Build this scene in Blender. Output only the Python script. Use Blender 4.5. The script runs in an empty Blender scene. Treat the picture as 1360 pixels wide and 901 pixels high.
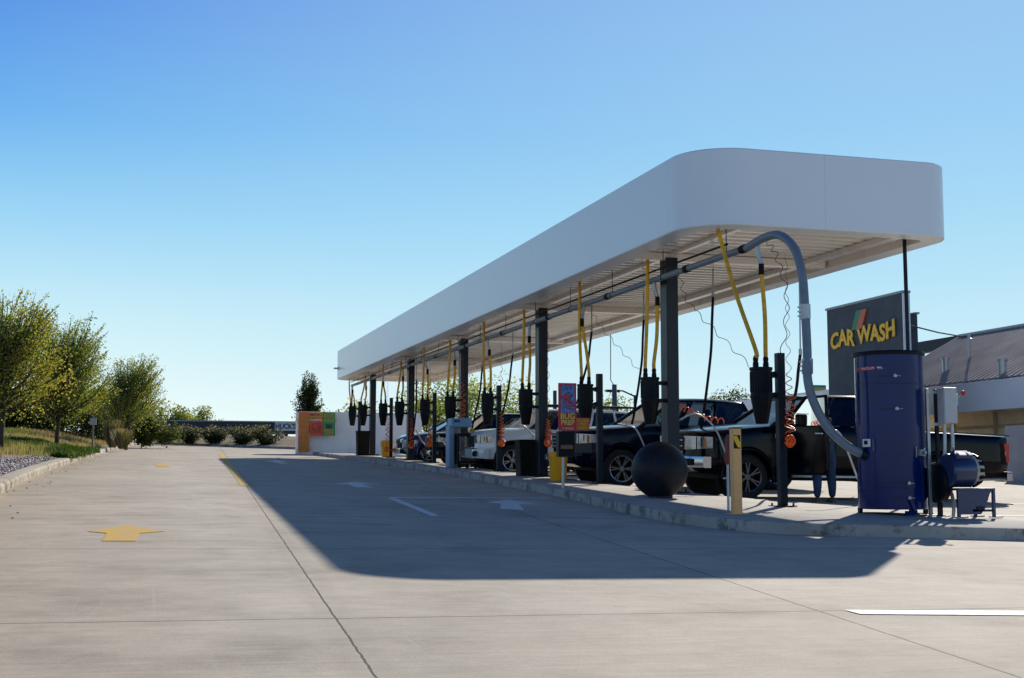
import bpy, bmesh, math, random
from math import sin, cos, pi, radians, sqrt, atan2
from mathutils import Vector, Matrix, noise
random.seed(7)
R = random.random
def U(a, b): return a + (b - a) * random.random()
scene = bpy.context.scene
col = scene.collection
# ------------------------------------------------------------------ place
SM, SN = 0.03534, 0.015            # the lot climbs away from the road and falls gently to the right
HC = 1.05
def g(x, y):
    yy = max(-60, min(84, y)); xx = max(-70, min(70, x))
    return SM * yy - SN * xx
KERB = 0.14
def isl(x, y): return g(x, y) + KERB
# ------------------------------------------------------------------ camera
F, CX, CY = 1700.0, 680.0, 450.5
pitch = math.atan(179.5 / F); yaw = math.atan(495 * cos(pitch) / F)
fw = Vector((sin(yaw) * cos(pitch), cos(yaw) * cos(pitch), sin(pitch)))
rt = Vector((cos(yaw), -sin(yaw), 0)); upv = rt.cross(fw)
cd = bpy.data.cameras.new('camera'); cam = bpy.data.objects.new('camera', cd); col.objects.link(cam)
cam.location = (0, 0, HC); cam.rotation_euler = (pi / 2 + pitch, 0, -yaw)
cd.sensor_width = 36; cd.lens = F / 1360 * 36; cd.clip_end = 3000; cd.clip_start = 0.1
scene.camera = cam
def at(px, py, Y):
    "world point at depth Y seen at a pixel of the survey photo"
    r = fw + rt * ((px - CX) / F) - upv * ((py - CY) / F)
    t = Y / r.y
    return Vector((t * r.x, Y, HC + t * r.z))
# ------------------------------------------------------------------ materials
M = {}
def nodes(name):
    m = bpy.data.materials.new(name); m.use_nodes = True; m.node_tree.nodes.clear()
    nt = m.node_tree
    out = nt.nodes.new('ShaderNodeOutputMaterial')
    return m, nt, out
def N(nt, t, **kw):
    n = nt.nodes.new(t)
    for k, v in kw.items():
        if k in n.inputs: n.inputs[k].default_value = v
        else: setattr(n, k, v)
    return n
def c4(c): return (c[0], c[1], c[2], 1)
def mat(name, c, rough=0.5, metal=0.0, var=0.12, scale=3.0, bump=0.0, bscale=40, coat=0.0, spec=0.5, c2=None, rvar=0.1):
    if name in M: return M[name]
    m, nt, out = nodes(name); L = nt.links.new
    p = N(nt, 'ShaderNodeBsdfPrincipled', Roughness=rough, Metallic=metal)
    p.inputs['Coat Weight'].default_value = coat; p.inputs['Coat Roughness'].default_value = 0.06
    p.inputs['Specular IOR Level'].default_value = spec
    tc = N(nt, 'ShaderNodeTexCoord')
    no = N(nt, 'ShaderNodeTexNoise', Scale=scale, Detail=6, Roughness=0.6)
    L(tc.outputs['Object'], no.inputs['Vector'])
    a = c2 if c2 else tuple(x * (1 - var) for x in c); b = c if c2 else tuple(min(1, x * (1 + var)) for x in c)
    mx = N(nt, 'ShaderNodeMix', data_type='RGBA')
    mx.inputs['A'].default_value = c4(a); mx.inputs['B'].default_value = c4(b)
    cr = N(nt, 'ShaderNodeMapRange'); cr.inputs['From Min'].default_value = .3; cr.inputs['From Max'].default_value = .7
    L(no.outputs['Fac'], cr.inputs['Value']); L(cr.outputs['Result'], mx.inputs['Factor'])
    L(mx.outputs['Result'], p.inputs['Base Color'])
    rr = N(nt, 'ShaderNodeMapRange'); rr.inputs['To Min'].default_value = max(0.02, rough - rvar); rr.inputs['To Max'].default_value = min(1, rough + rvar)
    L(no.outputs['Fac'], rr.inputs['Value']); L(rr.outputs['Result'], p.inputs['Roughness'])
    if bump:
        n2 = N(nt, 'ShaderNodeTexNoise', Scale=bscale, Detail=4); L(tc.outputs['Object'], n2.inputs['Vector'])
        bp = N(nt, 'ShaderNodeBump', Strength=bump, Distance=0.02); L(n2.outputs['Fac'], bp.inputs['Height']); L(bp.outputs['Normal'], p.inputs['Normal'])
    L(p.outputs['BSDF'], out.inputs['Surface'])
    M[name] = m; return m
def glass_mat(name, tint, op=0.35):
    if name in M: return M[name]
    m, nt, out = nodes(name); L = nt.links.new
    tr = N(nt, 'ShaderNodeBsdfTransparent'); tr.inputs['Color'].default_value = c4(tint)
    gl = N(nt, 'ShaderNodeBsdfGlossy', Roughness=0.03); gl.inputs['Color'].default_value = (1, 1, 1, 1)
    fr = N(nt, 'ShaderNodeFresnel', IOR=1.5)
    no = N(nt, 'ShaderNodeTexNoise', Scale=4); bp = N(nt, 'ShaderNodeBump', Strength=.02)
    L(no.outputs['Fac'], bp.inputs['Height']); L(bp.outputs['Normal'], gl.inputs['Normal'])
    mx = N(nt, 'ShaderNodeMixShader'); L(fr.outputs['Fac'], mx.inputs['Fac']); L(tr.outputs[0], mx.inputs[1]); L(gl.outputs[0], mx.inputs[2])
    L(mx.outputs[0], out.inputs['Surface']); M[name] = m; return m
def leaf_mat(name, ramp, trans=0.35):
    "ramp: list of (pos, colour) looked up with the per-leaf attribute"
    m, nt, out = nodes(name); L = nt.links.new
    at_ = N(nt, 'ShaderNodeAttribute', attribute_name='tone')
    cr = N(nt, 'ShaderNodeValToRGB')
    el = cr.color_ramp.elements
    while len(el) < len(ramp): el.new(0.5)
    for e, (p_, c) in zip(el, ramp): e.position = p_; e.color = c4(c)
    L(at_.outputs['Fac'], cr.inputs['Fac'])
    d = N(nt, 'ShaderNodeBsdfPrincipled', Roughness=0.6); d.inputs['Specular IOR Level'].default_value = .25
    t = N(nt, 'ShaderNodeBsdfTranslucent'); mx = N(nt, 'ShaderNodeMixShader', Fac=trans)
    L(cr.outputs['Color'], d.inputs['Base Color'])
    br = N(nt, 'ShaderNodeMix', data_type='RGBA', blend_type='MULTIPLY'); br.inputs['Factor'].default_value = 1; br.inputs['B'].default_value = (1.5, 1.6, .7, 1)
    L(cr.outputs['Color'], br.inputs['A']); L(br.outputs['Result'], t.inputs['Color'])
    L(d.outputs[0], mx.inputs[1]); L(t.outputs[0], mx.inputs[2]); L(mx.outputs[0], out.inputs['Surface'])
    M[name] = m; return m
def mth(nt, op, a, b=None, c=None):
    n = nt.nodes.new('ShaderNodeMath'); n.operation = op
    for i, v in enumerate((a, b, c)):
        if v is None: continue
        if isinstance(v, (int, float)): n.inputs[i].default_value = v
        else: nt.links.new(v, n.inputs[i])
    return n.outputs[0]
def concrete(name, lot=True, base=(.68, .595, .48), dark=(.43, .38, .31)):
    m, nt, out = nodes(name); L = nt.links.new
    p = N(nt, 'ShaderNodeBsdfPrincipled', Roughness=.85); p.inputs['Specular IOR Level'].default_value = .3
    geo = N(nt, 'ShaderNodeNewGeometry'); pos = geo.outputs['Position']
    sx = N(nt, 'ShaderNodeSeparateXYZ'); L(pos, sx.inputs[0]); X, Y = sx.outputs['X'], sx.outputs['Y']
    big = N(nt, 'ShaderNodeTexNoise', Scale=.35, Detail=8, Roughness=.65); L(pos, big.inputs['Vector'])
    mid = N(nt, 'ShaderNodeTexNoise', Scale=2.6, Detail=8, Roughness=.7); L(pos, mid.inputs['Vector'])
    fine = N(nt, 'ShaderNodeTexNoise', Scale=70, Detail=4, Roughness=.7); L(pos, fine.inputs['Vector'])
    mp = N(nt, 'ShaderNodeMapping'); mp.inputs['Scale'].default_value = (1.1, 14, 1); L(pos, mp.inputs['Vector'])
    br = N(nt, 'ShaderNodeTexNoise', Scale=1.2, Detail=6, Roughness=.7, Distortion=.6); L(mp.outputs[0], br.inputs['Vector'])
    v = mth(nt, 'MULTIPLY', big.outputs['Fac'], .55)
    v = mth(nt, 'MULTIPLY_ADD', mid.outputs['Fac'], .55, v)
    v = mth(nt, 'MULTIPLY_ADD', br.outputs['Fac'], .42, v)
    v = mth(nt, 'MULTIPLY_ADD', fine.outputs['Fac'], .5, v)
    v = mth(nt, 'SUBTRACT', v, .55)
    cr = N(nt, 'ShaderNodeMix', data_type='RGBA'); cr.inputs['A'].default_value = c4(dark); cr.inputs['B'].default_value = c4(base); cr.clamp_factor = True
    mr = N(nt, 'ShaderNodeMapRange'); mr.inputs['From Min'].default_value = .32; mr.inputs['From Max'].default_value = .70
    L(v, mr.inputs['Value']); L(mr.outputs['Result'], cr.inputs['Factor'])
    colr = cr.outputs['Result']
    def darken(c, fac, tint):
        k = N(nt, 'ShaderNodeMix', data_type='RGBA', blend_type='MULTIPLY'); k.clamp_factor = True
        L(fac, k.inputs['Factor']); L(c, k.inputs['A']); k.inputs['B'].default_value = c4(tint); return k.outputs['Result']
    # stains
    st = N(nt, 'ShaderNodeTexNoise', Scale=1.1, Detail=5, Roughness=.6); mp2 = N(nt, 'ShaderNodeMapping'); mp2.inputs['Location'].default_value = (31, 7, 3); L(pos, mp2.inputs['Vector']); L(mp2.outputs[0], st.inputs['Vector'])
    sr = N(nt, 'ShaderNodeMapRange'); sr.inputs['From Min'].default_value = .50; sr.inputs['From Max'].default_value = .70; L(st.outputs['Fac'], sr.inputs['Value'])
    colr = darken(colr, mth(nt, 'MULTIPLY', sr.outputs['Result'], .7), (.70, .68, .66))
    # pale flecks and dark pits
    vo = N(nt, 'ShaderNodeTexVoronoi', Scale=26); L(pos, vo.inputs['Vector'])
    fl = mth(nt, 'LESS_THAN', vo.outputs['Distance'], .09)
    wn = N(nt, 'ShaderNodeTexWhiteNoise'); L(vo.outputs['Position'], wn.inputs['Vector'])
    fl1 = mth(nt, 'MULTIPLY', fl, mth(nt, 'GREATER_THAN', wn.outputs['Value'], .86))
    fl2 = mth(nt, 'MULTIPLY', fl, mth(nt, 'LESS_THAN', wn.outputs['Value'], .10))
    k = N(nt, 'ShaderNodeMix', data_type='RGBA'); L(fl1, k.inputs['Factor']); L(colr, k.inputs['A']); k.inputs['B'].default_value = (.62, .6, .56, 1); colr = k.outputs['Result']
    colr = darken(colr, mth(nt, 'MULTIPLY', fl2, .95), (.35, .32, .3))
    vd = N(nt, 'ShaderNodeTexVoronoi', Scale=1.3); dm = N(nt, 'ShaderNodeVectorMath', operation='ADD'); dn = N(nt, 'ShaderNodeTexNoise', Scale=7, Detail=3); L(pos, dn.inputs['Vector'])
    ds = N(nt, 'ShaderNodeVectorMath', operation='SCALE'); ds.inputs['Scale'].default_value = .12; L(dn.outputs['Color'], ds.inputs[0]); L(pos, dm.inputs[0]); L(ds.outputs[0], dm.inputs[1]); L(dm.outputs[0], vd.inputs['Vector'])
    wd_ = N(nt, 'ShaderNodeTexWhiteNoise'); L(vd.outputs['Position'], wd_.inputs['Vector'])
    rad = mth(nt, 'MULTIPLY', mth(nt, 'SUBTRACT', wd_.outputs['Value'], .55), .26)
    sp_ = N(nt, 'ShaderNodeMapRange'); L(mth(nt, 'SUBTRACT', rad, vd.outputs['Distance']), sp_.inputs['Value']); sp_.inputs['From Min'].default_value = 0; sp_.inputs['From Max'].default_value = .03
    colr = darken(colr, mth(nt, 'MULTIPLY', sp_.outputs['Result'], .34), (.55, .53, .50))
    ms = N(nt, 'ShaderNodeMapping'); ms.inputs['Rotation'].default_value = (0, 0, .5); ms.inputs['Scale'].default_value = (7, .35, 1); L(pos, ms.inputs['Vector'])
    sn_ = N(nt, 'ShaderNodeTexNoise', Scale=1.0, Detail=7, Roughness=.7, Distortion=.8); L(ms.outputs[0], sn_.inputs['Vector'])
    sc_ = N(nt, 'ShaderNodeMapRange'); sc_.inputs['From Min'].default_value = .60; sc_.inputs['From Max'].default_value = .72; L(sn_.outputs['Fac'], sc_.inputs['Value'])
    kk = N(nt, 'ShaderNodeMix', data_type='RGBA'); L(mth(nt, 'MULTIPLY', sc_.outputs['Result'], .35), kk.inputs['Factor']); L(colr, kk.inputs['A']); kk.inputs['B'].default_value = (.62, .58, .52, 1); colr = kk.outputs['Result']
    hgt = fine.outputs['Fac']
    if lot:
        wob = N(nt, 'ShaderNodeTexNoise', Scale=5, Detail=6, Roughness=.7); L(pos, wob.inputs['Vector'])
        wb = mth(nt, 'MULTIPLY', mth(nt, 'SUBTRACT', wob.outputs['Fac'], .5), .028)
        def line(coord, half, depth=.85):
            d = mth(nt, 'ABSOLUTE', coord)
            q = N(nt, 'ShaderNodeMapRange'); q.inputs['From Min'].default_value = half * .5; q.inputs['From Max'].default_value = half
            q.inputs['To Min'].default_value = depth; q.inputs['To Max'].default_value = 0; L(d, q.inputs['Value']); return q.outputs['Result']
        xw = mth(nt, 'ADD', X, wb); yw = mth(nt, 'ADD', Y, wb)
        # long joints:  x = .73 + .0485 y   and  x = 3.55 + .095 y
        l1 = mth(nt, 'SUBTRACT', xw, mth(nt, 'MULTIPLY_ADD', Y, .0485, .73))
        l2 = mth(nt, 'SUBTRACT', xw, mth(nt, 'MULTIPLY_ADD', Y, .095, 3.42))
        ys = mth(nt, 'SUBTRACT', yw, mth(nt, 'MULTIPLY', X, -.004))
        cyc = mth(nt, 'SUBTRACT', mth(nt, 'FRACT', mth(nt, 'DIVIDE', mth(nt, 'SUBTRACT', ys, 7.32 - 2.15), 4.3)), .5)
        l3 = mth(nt, 'MULTIPLY', cyc, 4.3)
        cx = mth(nt, 'SUBTRACT', mth(nt, 'FRACT', mth(nt, 'DIVIDE', mth(nt, 'SUBTRACT', xw, 10.6), 4.0)), .5)
        l4 = mth(nt, 'MULTIPLY', cx, 4.0)
        J = mth(nt, 'MAXIMUM', line(l1, .009, .85), line(l2, .010, .8))
        J = mth(nt, 'MAXIMUM', J, line(l3, .011, .85))
        J = mth(nt, 'MAXIMUM', J, mth(nt, 'MULTIPLY', line(l4, .012, .6), mth(nt, 'GREATER_THAN', X, 11.0)))
        # grime along joints
        Gm = mth(nt, 'MAXIMUM', line(l1, .16, .30), line(l3, .10, .18))
        colr = darken(colr, mth(nt, 'MULTIPLY', Gm, mid.outputs['Fac']), (.6, .56, .52))
        # per-slab tone
        sid = N(nt, 'ShaderNodeCombineXYZ'); L(mth(nt, 'FLOOR', mth(nt, 'DIVIDE', mth(nt, 'SUBTRACT', Y, 7.32), 4.3)), sid.inputs[0]); L(mth(nt, 'GREATER_THAN', l1, 0), sid.inputs[1]); L(mth(nt, 'GREATER_THAN', l2, 0), sid.inputs[2])
        wn2 = N(nt, 'ShaderNodeTexWhiteNoise'); L(sid.outputs[0], wn2.inputs['Vector'])
        colr = darken(colr, mth(nt, 'MULTIPLY', wn2.outputs['Value'], .5), (.86, .85, .84))
        # brown dust by the left kerb
        du = N(nt, 'ShaderNodeMapRange'); du.inputs['From Min'].default_value = .6; du.inputs['From Max'].default_value = -2.2; L(X, du.inputs['Value'])
        colr = darken(colr, mth(nt, 'MULTIPLY', du.outputs['Result'], mth(nt, 'MULTIPLY', big.outputs['Fac'], 1.3)), (.80, .70, .57))
        # tyre tracks along the drive lane, rubbed darker
        tw = mth(nt, 'MULTIPLY', mth(nt, 'ADD', mth(nt, 'COSINE', mth(nt, 'MULTIPLY', X, 3.6)), 1), .5)
        colr = darken(colr, mth(nt, 'MULTIPLY', mth(nt, 'MULTIPLY', tw, mid.outputs['Fac']), .45), (.82, .79, .77))
        colr = darken(colr, J, (.10, .09, .085))
        hgt = mth(nt, 'SUBTRACT', hgt, mth(nt, 'MULTIPLY', J, 3.0))
    else:
        wv = mth(nt, 'SUBTRACT', mth(nt, 'FRACT', mth(nt, 'DIVIDE', mth(nt, 'ADD', mth(nt, 'MULTIPLY', X, .6), Y), 3.05)), .5)
        q = N(nt, 'ShaderNodeMapRange'); q.inputs['From Min'].default_value = .0012; q.inputs['From Max'].default_value = .003; q.inputs['To Min'].default_value = .8; q.inputs['To Max'].default_value = 0
        L(mth(nt, 'ABSOLUTE', wv), q.inputs['Value'])
        colr = darken(colr, q.outputs['Result'], (.2, .19, .18))
        st2 = N(nt, 'ShaderNodeTexNoise', Scale=2.2, Detail=7, Roughness=.75); L(pos, st2.inputs['Vector'])
        s2 = N(nt, 'ShaderNodeMapRange'); s2.inputs['From Min'].default_value = .50; s2.inputs['From Max'].default_value = .60; L(st2.outputs['Fac'], s2.inputs['Value'])
        nz = N(nt, 'ShaderNodeSeparateXYZ'); L(geo.outputs['Normal'], nz.inputs[0])
        side = mth(nt, 'LESS_THAN', nz.outputs['Z'], .97)
        colr = darken(colr, mth(nt, 'MULTIPLY', s2.outputs['Result'], mth(nt, 'MULTIPLY_ADD', side, .6, .22)), (.27, .27, .28))
    L(colr, p.inputs['Base Color'])
    bp = N(nt, 'ShaderNodeBump', Strength=.35, Distance=.006); L(hgt, bp.inputs['Height']); L(bp.outputs['Normal'], p.inputs['Normal'])
    L(p.outputs['BSDF'], out.inputs['Surface']); M[name] = m; return m
def paint_mat(name, c, wear=.45):
    m, nt, out = nodes(name); L = nt.links.new
    p = N(nt, 'ShaderNodeBsdfPrincipled', Roughness=.7); p.inputs['Specular IOR Level'].default_value = .3
    geo = N(nt, 'ShaderNodeNewGeometry'); pos = geo.outputs['Position']
    a = N(nt, 'ShaderNodeTexNoise', Scale=9, Detail=9, Roughness=.75); L(pos, a.inputs['Vector'])
    mr = N(nt, 'ShaderNodeMapRange'); mr.inputs['From Min'].default_value = wear; mr.inputs['From Max'].default_value = wear + .14; L(a.outputs['Fac'], mr.inputs['Value'])
    mx = N(nt, 'ShaderNodeMix', data_type='RGBA'); mx.inputs['A'].default_value = c4(tuple(x * .45 + .36 * .55 for x in c)); mx.inputs['B'].default_value = c4(c)
    L(mr.outputs['Result'], mx.inputs['Factor']); L(mx.outputs['Result'], p.inputs['Base Color'])
    L(p.outputs['BSDF'], out.inputs['Surface']); M[name] = m; return m
# ------------------------------------------------------------------ mesh builder
class MB:
    def __init__(s): s.v = []; s.f = []; s.t = []
    def add(s, vs, fs, tone=None):
        b = len(s.v); s.v += [tuple(v) for v in vs]; s.f += [tuple(i + b for i in f) for f in fs]
        if tone is not None: s.t += [tone] * len(fs)
        return s
    def box(s, c, d, rot=None):
        x, y, z = d[0] / 2, d[1] / 2, d[2] / 2
        vs = [Vector(p) for p in ((-x, -y, -z), (x, -y, -z), (x, y, -z), (-x, y, -z), (-x, -y, z), (x, -y, z), (x, y, z), (-x, y, z))]
        if rot is not None: vs = [rot @ v for v in vs]
        return s.add([v + Vector(c) for v in vs], [(3, 2, 1, 0), (4, 5, 6, 7), (0, 1, 5, 4), (1, 2, 6, 5), (2, 3, 7, 6), (3, 0, 4, 7)])
    def tube(s, pts, r, seg=10, cap=True):
        pts = [Vector(p) for p in pts]; n = len(pts)
        rs = r if isinstance(r, (list, tuple)) else [r] * n
        t0 = (pts[1] - pts[0]).normalized(); a = Vector((0, 0, 1)) if abs(t0.z) < .9 else Vector((1, 0, 0))
        u = t0.cross(a).normalized(); vs = []; prev = t0
        for i, p in enumerate(pts):
            t = (pts[min(i + 1, n - 1)] - pts[max(i - 1, 0)])
            t = t.normalized() if t.length > 1e-9 else prev
            u = (u - t * u.dot(t)); u = u.normalized() if u.length > 1e-6 else t.orthogonal().normalized()
            w = t.cross(u); prev = t
            for k in range(seg):
                an = 2 * pi * k / seg; vs.append(p + (u * cos(an) + w * sin(an)) * rs[i])
        fs = []
        for i in range(n - 1):
            for k in range(seg):
                k2 = (k + 1) % seg; fs.append((i * seg + k, i * seg + k2, (i + 1) * seg + k2, (i + 1) * seg + k))
        if cap: fs.append(tuple(range(seg - 1, -1, -1))); fs.append(tuple((n - 1) * seg + k for k in range(seg)))
        return s.add(vs, fs)
    def lathe(s, prof, c=(0, 0, 0), seg=24, axis='z', sx=1, sy=1, cap=True):
        vs = []
        for (r, h) in prof:
            for k in range(seg):
                a = 2 * pi * k / seg; x, y = r * cos(a) * sx, r * sin(a) * sy
                if axis == 'z': q = (x, y, h)
                elif axis == 'y': q = (x, h, y)
                else: q = (h, x, y)
                vs.append(Vector(q) + Vector(c))
        n = len(prof); fs = []
        for i in range(n - 1):
            for k in range(seg):
                k2 = (k + 1) % seg; f = (i * seg + k, i * seg + k2, (i + 1) * seg + k2, (i + 1) * seg + k)
                fs.append(f if axis != 'y' else f[::-1])
        if cap: fs.append(tuple(range(seg - 1, -1, -1))); fs.append(tuple((n - 1) * seg + k for k in range(seg)))
        return s.add(vs, fs)
    def prism(s, poly, lo, hi, plane='xy'):
        n = len(poly)
        def P(a, b, h): return {'xy': (a, b, h), 'xz': (a, h, b), 'yz': (h, a, b)}[plane]
        vs = [P(a, b, lo) for a, b in poly] + [P(a, b, hi) for a, b in poly]
        fs = [tuple(range(n - 1, -1, -1)), tuple(range(n, 2 * n))] + [(i, (i + 1) % n, n + (i + 1) % n, n + i) for i in range(n)]
        return s.add(vs, fs)
    def sphere(s, c, r, seg=32, rings=20, sq=(1, 1, 1)):
        prof = []
        vs = []; fs = []
        for i in range(rings + 1):
            t = pi * i / rings
            for k in range(seg):
                a = 2 * pi * k / seg; vs.append((c[0] + r * sq[0] * sin(t) * cos(a), c[1] + r * sq[1] * sin(t) * sin(a), c[2] - r * sq[2] * cos(t)))
        for i in range(rings):
            for k in range(seg):
                k2 = (k + 1) % seg; fs.append((i * seg + k, i * seg + k2, (i + 1) * seg + k2, (i + 1) * seg + k))
        return s.add(vs, fs)
    def build(s, name, m, parent=None, smooth=False, bevel=0, loc=None, fix=True):
        me = bpy.data.meshes.new(name); me.from_pydata(s.v, [], s.f); 
        if s.t:
            at_ = me.attributes.new('tone', 'FLOAT', 'FACE'); at_.data.foreach_set('value', s.t)
        elif fix:
            bm = bmesh.new(); bm.from_mesh(me); bmesh.ops.recalc_face_normals(bm, faces=bm.faces)
            bm.to_mesh(me); bm.free()
        me.materials.append(m); o = bpy.data.objects.new(name, me); col.objects.link(o)
        if parent: o.parent = parent
        if loc is not None: o.location = loc
        if smooth is True:
            for p_ in me.polygons: p_.use_smooth = True
        elif smooth:
            for p_ in me.polygons: p_.use_smooth = True
            me.set_sharp_from_angle(angle=radians(smooth))
        if bevel:
            b = o.modifiers.new('bevel', 'BEVEL'); b.width = bevel; b.segments = 2; b.limit_method = 'ANGLE'; b.angle_limit = radians(35)
        return o
def empty(name, loc, rz=0, rot=None):
    o = bpy.data.objects.new(name, None); o.location = loc; o.rotation_euler = rot if rot else (0, 0, rz); o.empty_display_size = .2
    col.objects.link(o); return o
def tag(o, label, cat, group=None):
    o['label'] = label; o['category'] = cat
    if group: o['group'] = group
    return o
def thing(name, label, cat, loc, rz=0, group=None, rot=None): return tag(empty(name, loc, rz, rot), label, cat, group)
def struct(o): o['kind'] = 'structure'; return o
def bez(pts, n=24):
    "Catmull-Rom through points"
    pts = [Vector(p) for p in pts]; P = [pts[0] * 2 - pts[1]] + pts + [pts[-1] * 2 - pts[-2]]; out = []
    for i in range(1, len(P) - 2):
        for k in range(n):
            t = k / n; a, b, c, d = P[i - 1], P[i], P[i + 1], P[i + 2]
            out.append(.5 * ((2 * b) + (c - a) * t + (2 * a - 5 * b + 4 * c - d) * t * t + (3 * b - a - 3 * c + d) * t ** 3))
    out.append(pts[-1]); return out
def text_obj(s, size, m, parent, loc, rot, extrude=.01, offset=0, name='lettering', align='CENTER', sx=1, shear=0, spacing=1):
    cu = bpy.data.curves.new('t', 'FONT'); cu.body = s; cu.size = size; cu.extrude = extrude; cu.offset = offset; cu.align_x = align; cu.align_y = 'CENTER'; cu.shear = shear; cu.space_character = spacing; cu.resolution_u = 3
    to = bpy.data.objects.new('t', cu); col.objects.link(to)
    dg = bpy.context.evaluated_depsgraph_get(); dg.update(); me = bpy.data.meshes.new_from_object(to.evaluated_get(dg)); 
    bpy.data.objects.remove(to); me.materials.clear(); me.materials.append(m); me.name = name
    o = bpy.data.objects.new(name, me); col.objects.link(o); o.parent = parent; o.location = loc; o.rotation_euler = rot; o.scale = (sx, 1, 1); return o
# ------------------------------------------------------------------ palette
steel_dk = mat('charcoal_painted_steel', (.009, .016, .027), .42, .0, .2, 5, spec=.22)
black_pl = mat('black_plastic', (.006, .008, .011), .42, 0, .25, 6, spec=.16)
rubber = mat('black_rubber', (.010, .010, .011), .75, 0, .3, 8, spec=.2)
chrome = mat('chrome', (.42, .43, .47), .16, 1, .05, 3, rvar=.04)
galv = mat('galvanised_steel', (.42, .44, .46), .42, .85, .15, 9)
duct = mat('grey_duct', (.17, .22, .27), .45, .1, .15, 5, spec=.3)
yel_hose = mat('yellow_hose', (.74, .40, .012), .5, 0, .25, 12)
orange = mat('orange_hose', (1.0, .15, .01), .4, 0, .2, 8)
wht = mat('white_enamel', (.82, .83, .85), .42, 0, .04, .6, coat=.15)
soff = mat('soffit_white', (.92, .87, .79), .28, 0, .06, .8, coat=.5)
# ------------------------------------------------------------------ ground
lotm = concrete('lot_concrete')
xs = [-2500, -900, -300, -120, -70] + [-50 + 5 * i for i in range(23)] + [70, 120, 300, 900, 2500]
ys = [-2500, -600, -150, -60] + [-50 + 5 * i for i in range(27)] + [84, 100, 150, 300, 900, 2500]
mb = MB()
for y in ys:
    for x in xs: mb.v.append((x, y, g(x, y)))
nx = len(xs)
for j in range(len(ys) - 1):
    for i in range(nx - 1): mb.f.append((j * nx + i, j * nx + i + 1, (j + 1) * nx + i + 1, (j + 1) * nx + i))
struct(mb.build('ground', lotm))
def slab(name, poly, m, h0, h1, rnd=.03, mark=True):
    "flat-topped slab following the slope; the top arris is rounded off a little"
    mb = MB(); n = len(poly); cx = sum(p[0] for p in poly) / n; cy = sum(p[1] for p in poly) / n
    def ring(inset, h):
        out = []
        for i, p in enumerate(poly):
            a = Vector(poly[i - 1]); b = Vector(p); c = Vector(poly[(i + 1) % n])
            d1 = (b - a).normalized(); d2 = (c - b).normalized(); nn = Vector((-(d1.y + d2.y), d1.x + d2.x)); nn = nn.normalized() if nn.length > 1e-6 else Vector((0, 0))
            q = b + nn * inset; out.append((q.x, q.y, g(q.x, q.y) + h))
        return out
    R_ = [ring(0, h0), ring(0.0, h1 - rnd), ring(rnd * .3, h1 - rnd * .3), ring(rnd, h1)]
    vs = sum(R_, []); fs = []
    for k in range(3):
        for i in range(n): fs.append((k * n + i, k * n + (i + 1) % n, (k + 1) * n + (i + 1) % n, (k + 1) * n + i))
    fs.append(tuple(3 * n + i for i in range(n))); mb.add(vs, fs)
    return mb.build(name, m, smooth=30)
islm = concrete('island_concrete', False, (.52, .48, .42), (.40, .37, .32))
def smooth2(p, n=5): return [(v.x, v.y) for v in bez([(a, b, 0) for a, b in p], n)]
edge_left = [(7.2, 56.0), (7.45, 50), (7.68, 41.4), (7.72, 33), (7.35, 26.5), (7.1, 21.6), (6.72, 18.2), (6.52, 16.0), (6.6, 14.3), (7.05, 13.4), (8.0, 13.02), (9.1, 12.72), (10.2, 12.4), (10.9, 12.7)]
edge_right = [(11.1, 13.4), (10.95, 15.0), (10.2, 16.6), (9.5, 18.6), (9.12, 23), (9.1, 40), (9.1, 56.0)]
poly = smooth2(edge_left) + smooth2(edge_right)
o = struct(slab('vacuum_island', poly, islm, -.1, KERB))
# ---- left kerb and verge
kerb_pts = [(-1.55, -20), (-1.6, 5), (-1.75, 14), (-1.98, 21), (-2.0, 29.8), (-1.82, 38), (-1.55, 46), (-1.15, 58), (-.55, 70), (.1, 78.5), (1.9, 80.2), (4.8, 76.5), (7.7, 72.3), (12, 70.5), (30, 69), (60, 69)]
kp = [Vector((p.x, p.y)) for p in bez([(a, b, 0) for a, b in kerb_pts], 6)]
mbk = MB(); prof = [(0, -.1), (0, .10), (-.02, .128), (-.045, .14), (-.30, .14), (-.30, -.1)]
for i, p in enumerate(kp):
    d = (kp[min(i + 1, len(kp) - 1)] - kp[max(i - 1, 0)]).normalized(); nl = Vector((-d.y, d.x))
    for (o_, h) in prof:
        q = p - nl * o_ ; mbk.v.append((q.x, q.y, g(q.x, q.y) + h))
n = len(prof)
for i in range(len(kp) - 1):
    for k in range(n - 1): mbk.f.append((i * n + k, i * n + k + 1, (i + 1) * n + k + 1, (i + 1) * n + k))
kerbm = concrete('kerb_concrete', False, (.56, .50, .40), (.40, .34, .26))
struct(mbk.build('kerb', kerbm, smooth=30))
dirt = mat('verge_soil', (.30, .21, .14), .95, 0, .3, 1.2, .6, 30, c2=(.17, .14, .08))
def vz(x, y, d): return g(x, y) + .125 + min(.55, max(0, d - .4) * .16) + .05 * noise.noise(Vector((x * .6, y * .6, 0)))
mbv = MB(); steps = [.28, .6, 1.0, 1.6, 2.4, 3.4, 4.6, 6.5, 10, 20, 60, 400]
verge_rows = []
for i, p in enumerate(kp):
    d = (kp[min(i + 1, len(kp) - 1)] - kp[max(i - 1, 0)]).normalized(); nl = Vector((-d.y, d.x))
    # outward direction swings from -x to +y round the corner
    for s_ in steps:
        q = p + nl * s_; mbv.v.append((q.x, q.y, vz(q.x, q.y, s_ if s_ < 30 else 6)))
n = len(steps)
for i in range(len(kp) - 1):
    for k in range(n - 1): mbv.f.append((i * n + k, i * n + k + 1, (i + 1) * n + k + 1, (i + 1) * n + k))
struct(mbv.build('verge', dirt, smooth=True))
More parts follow.
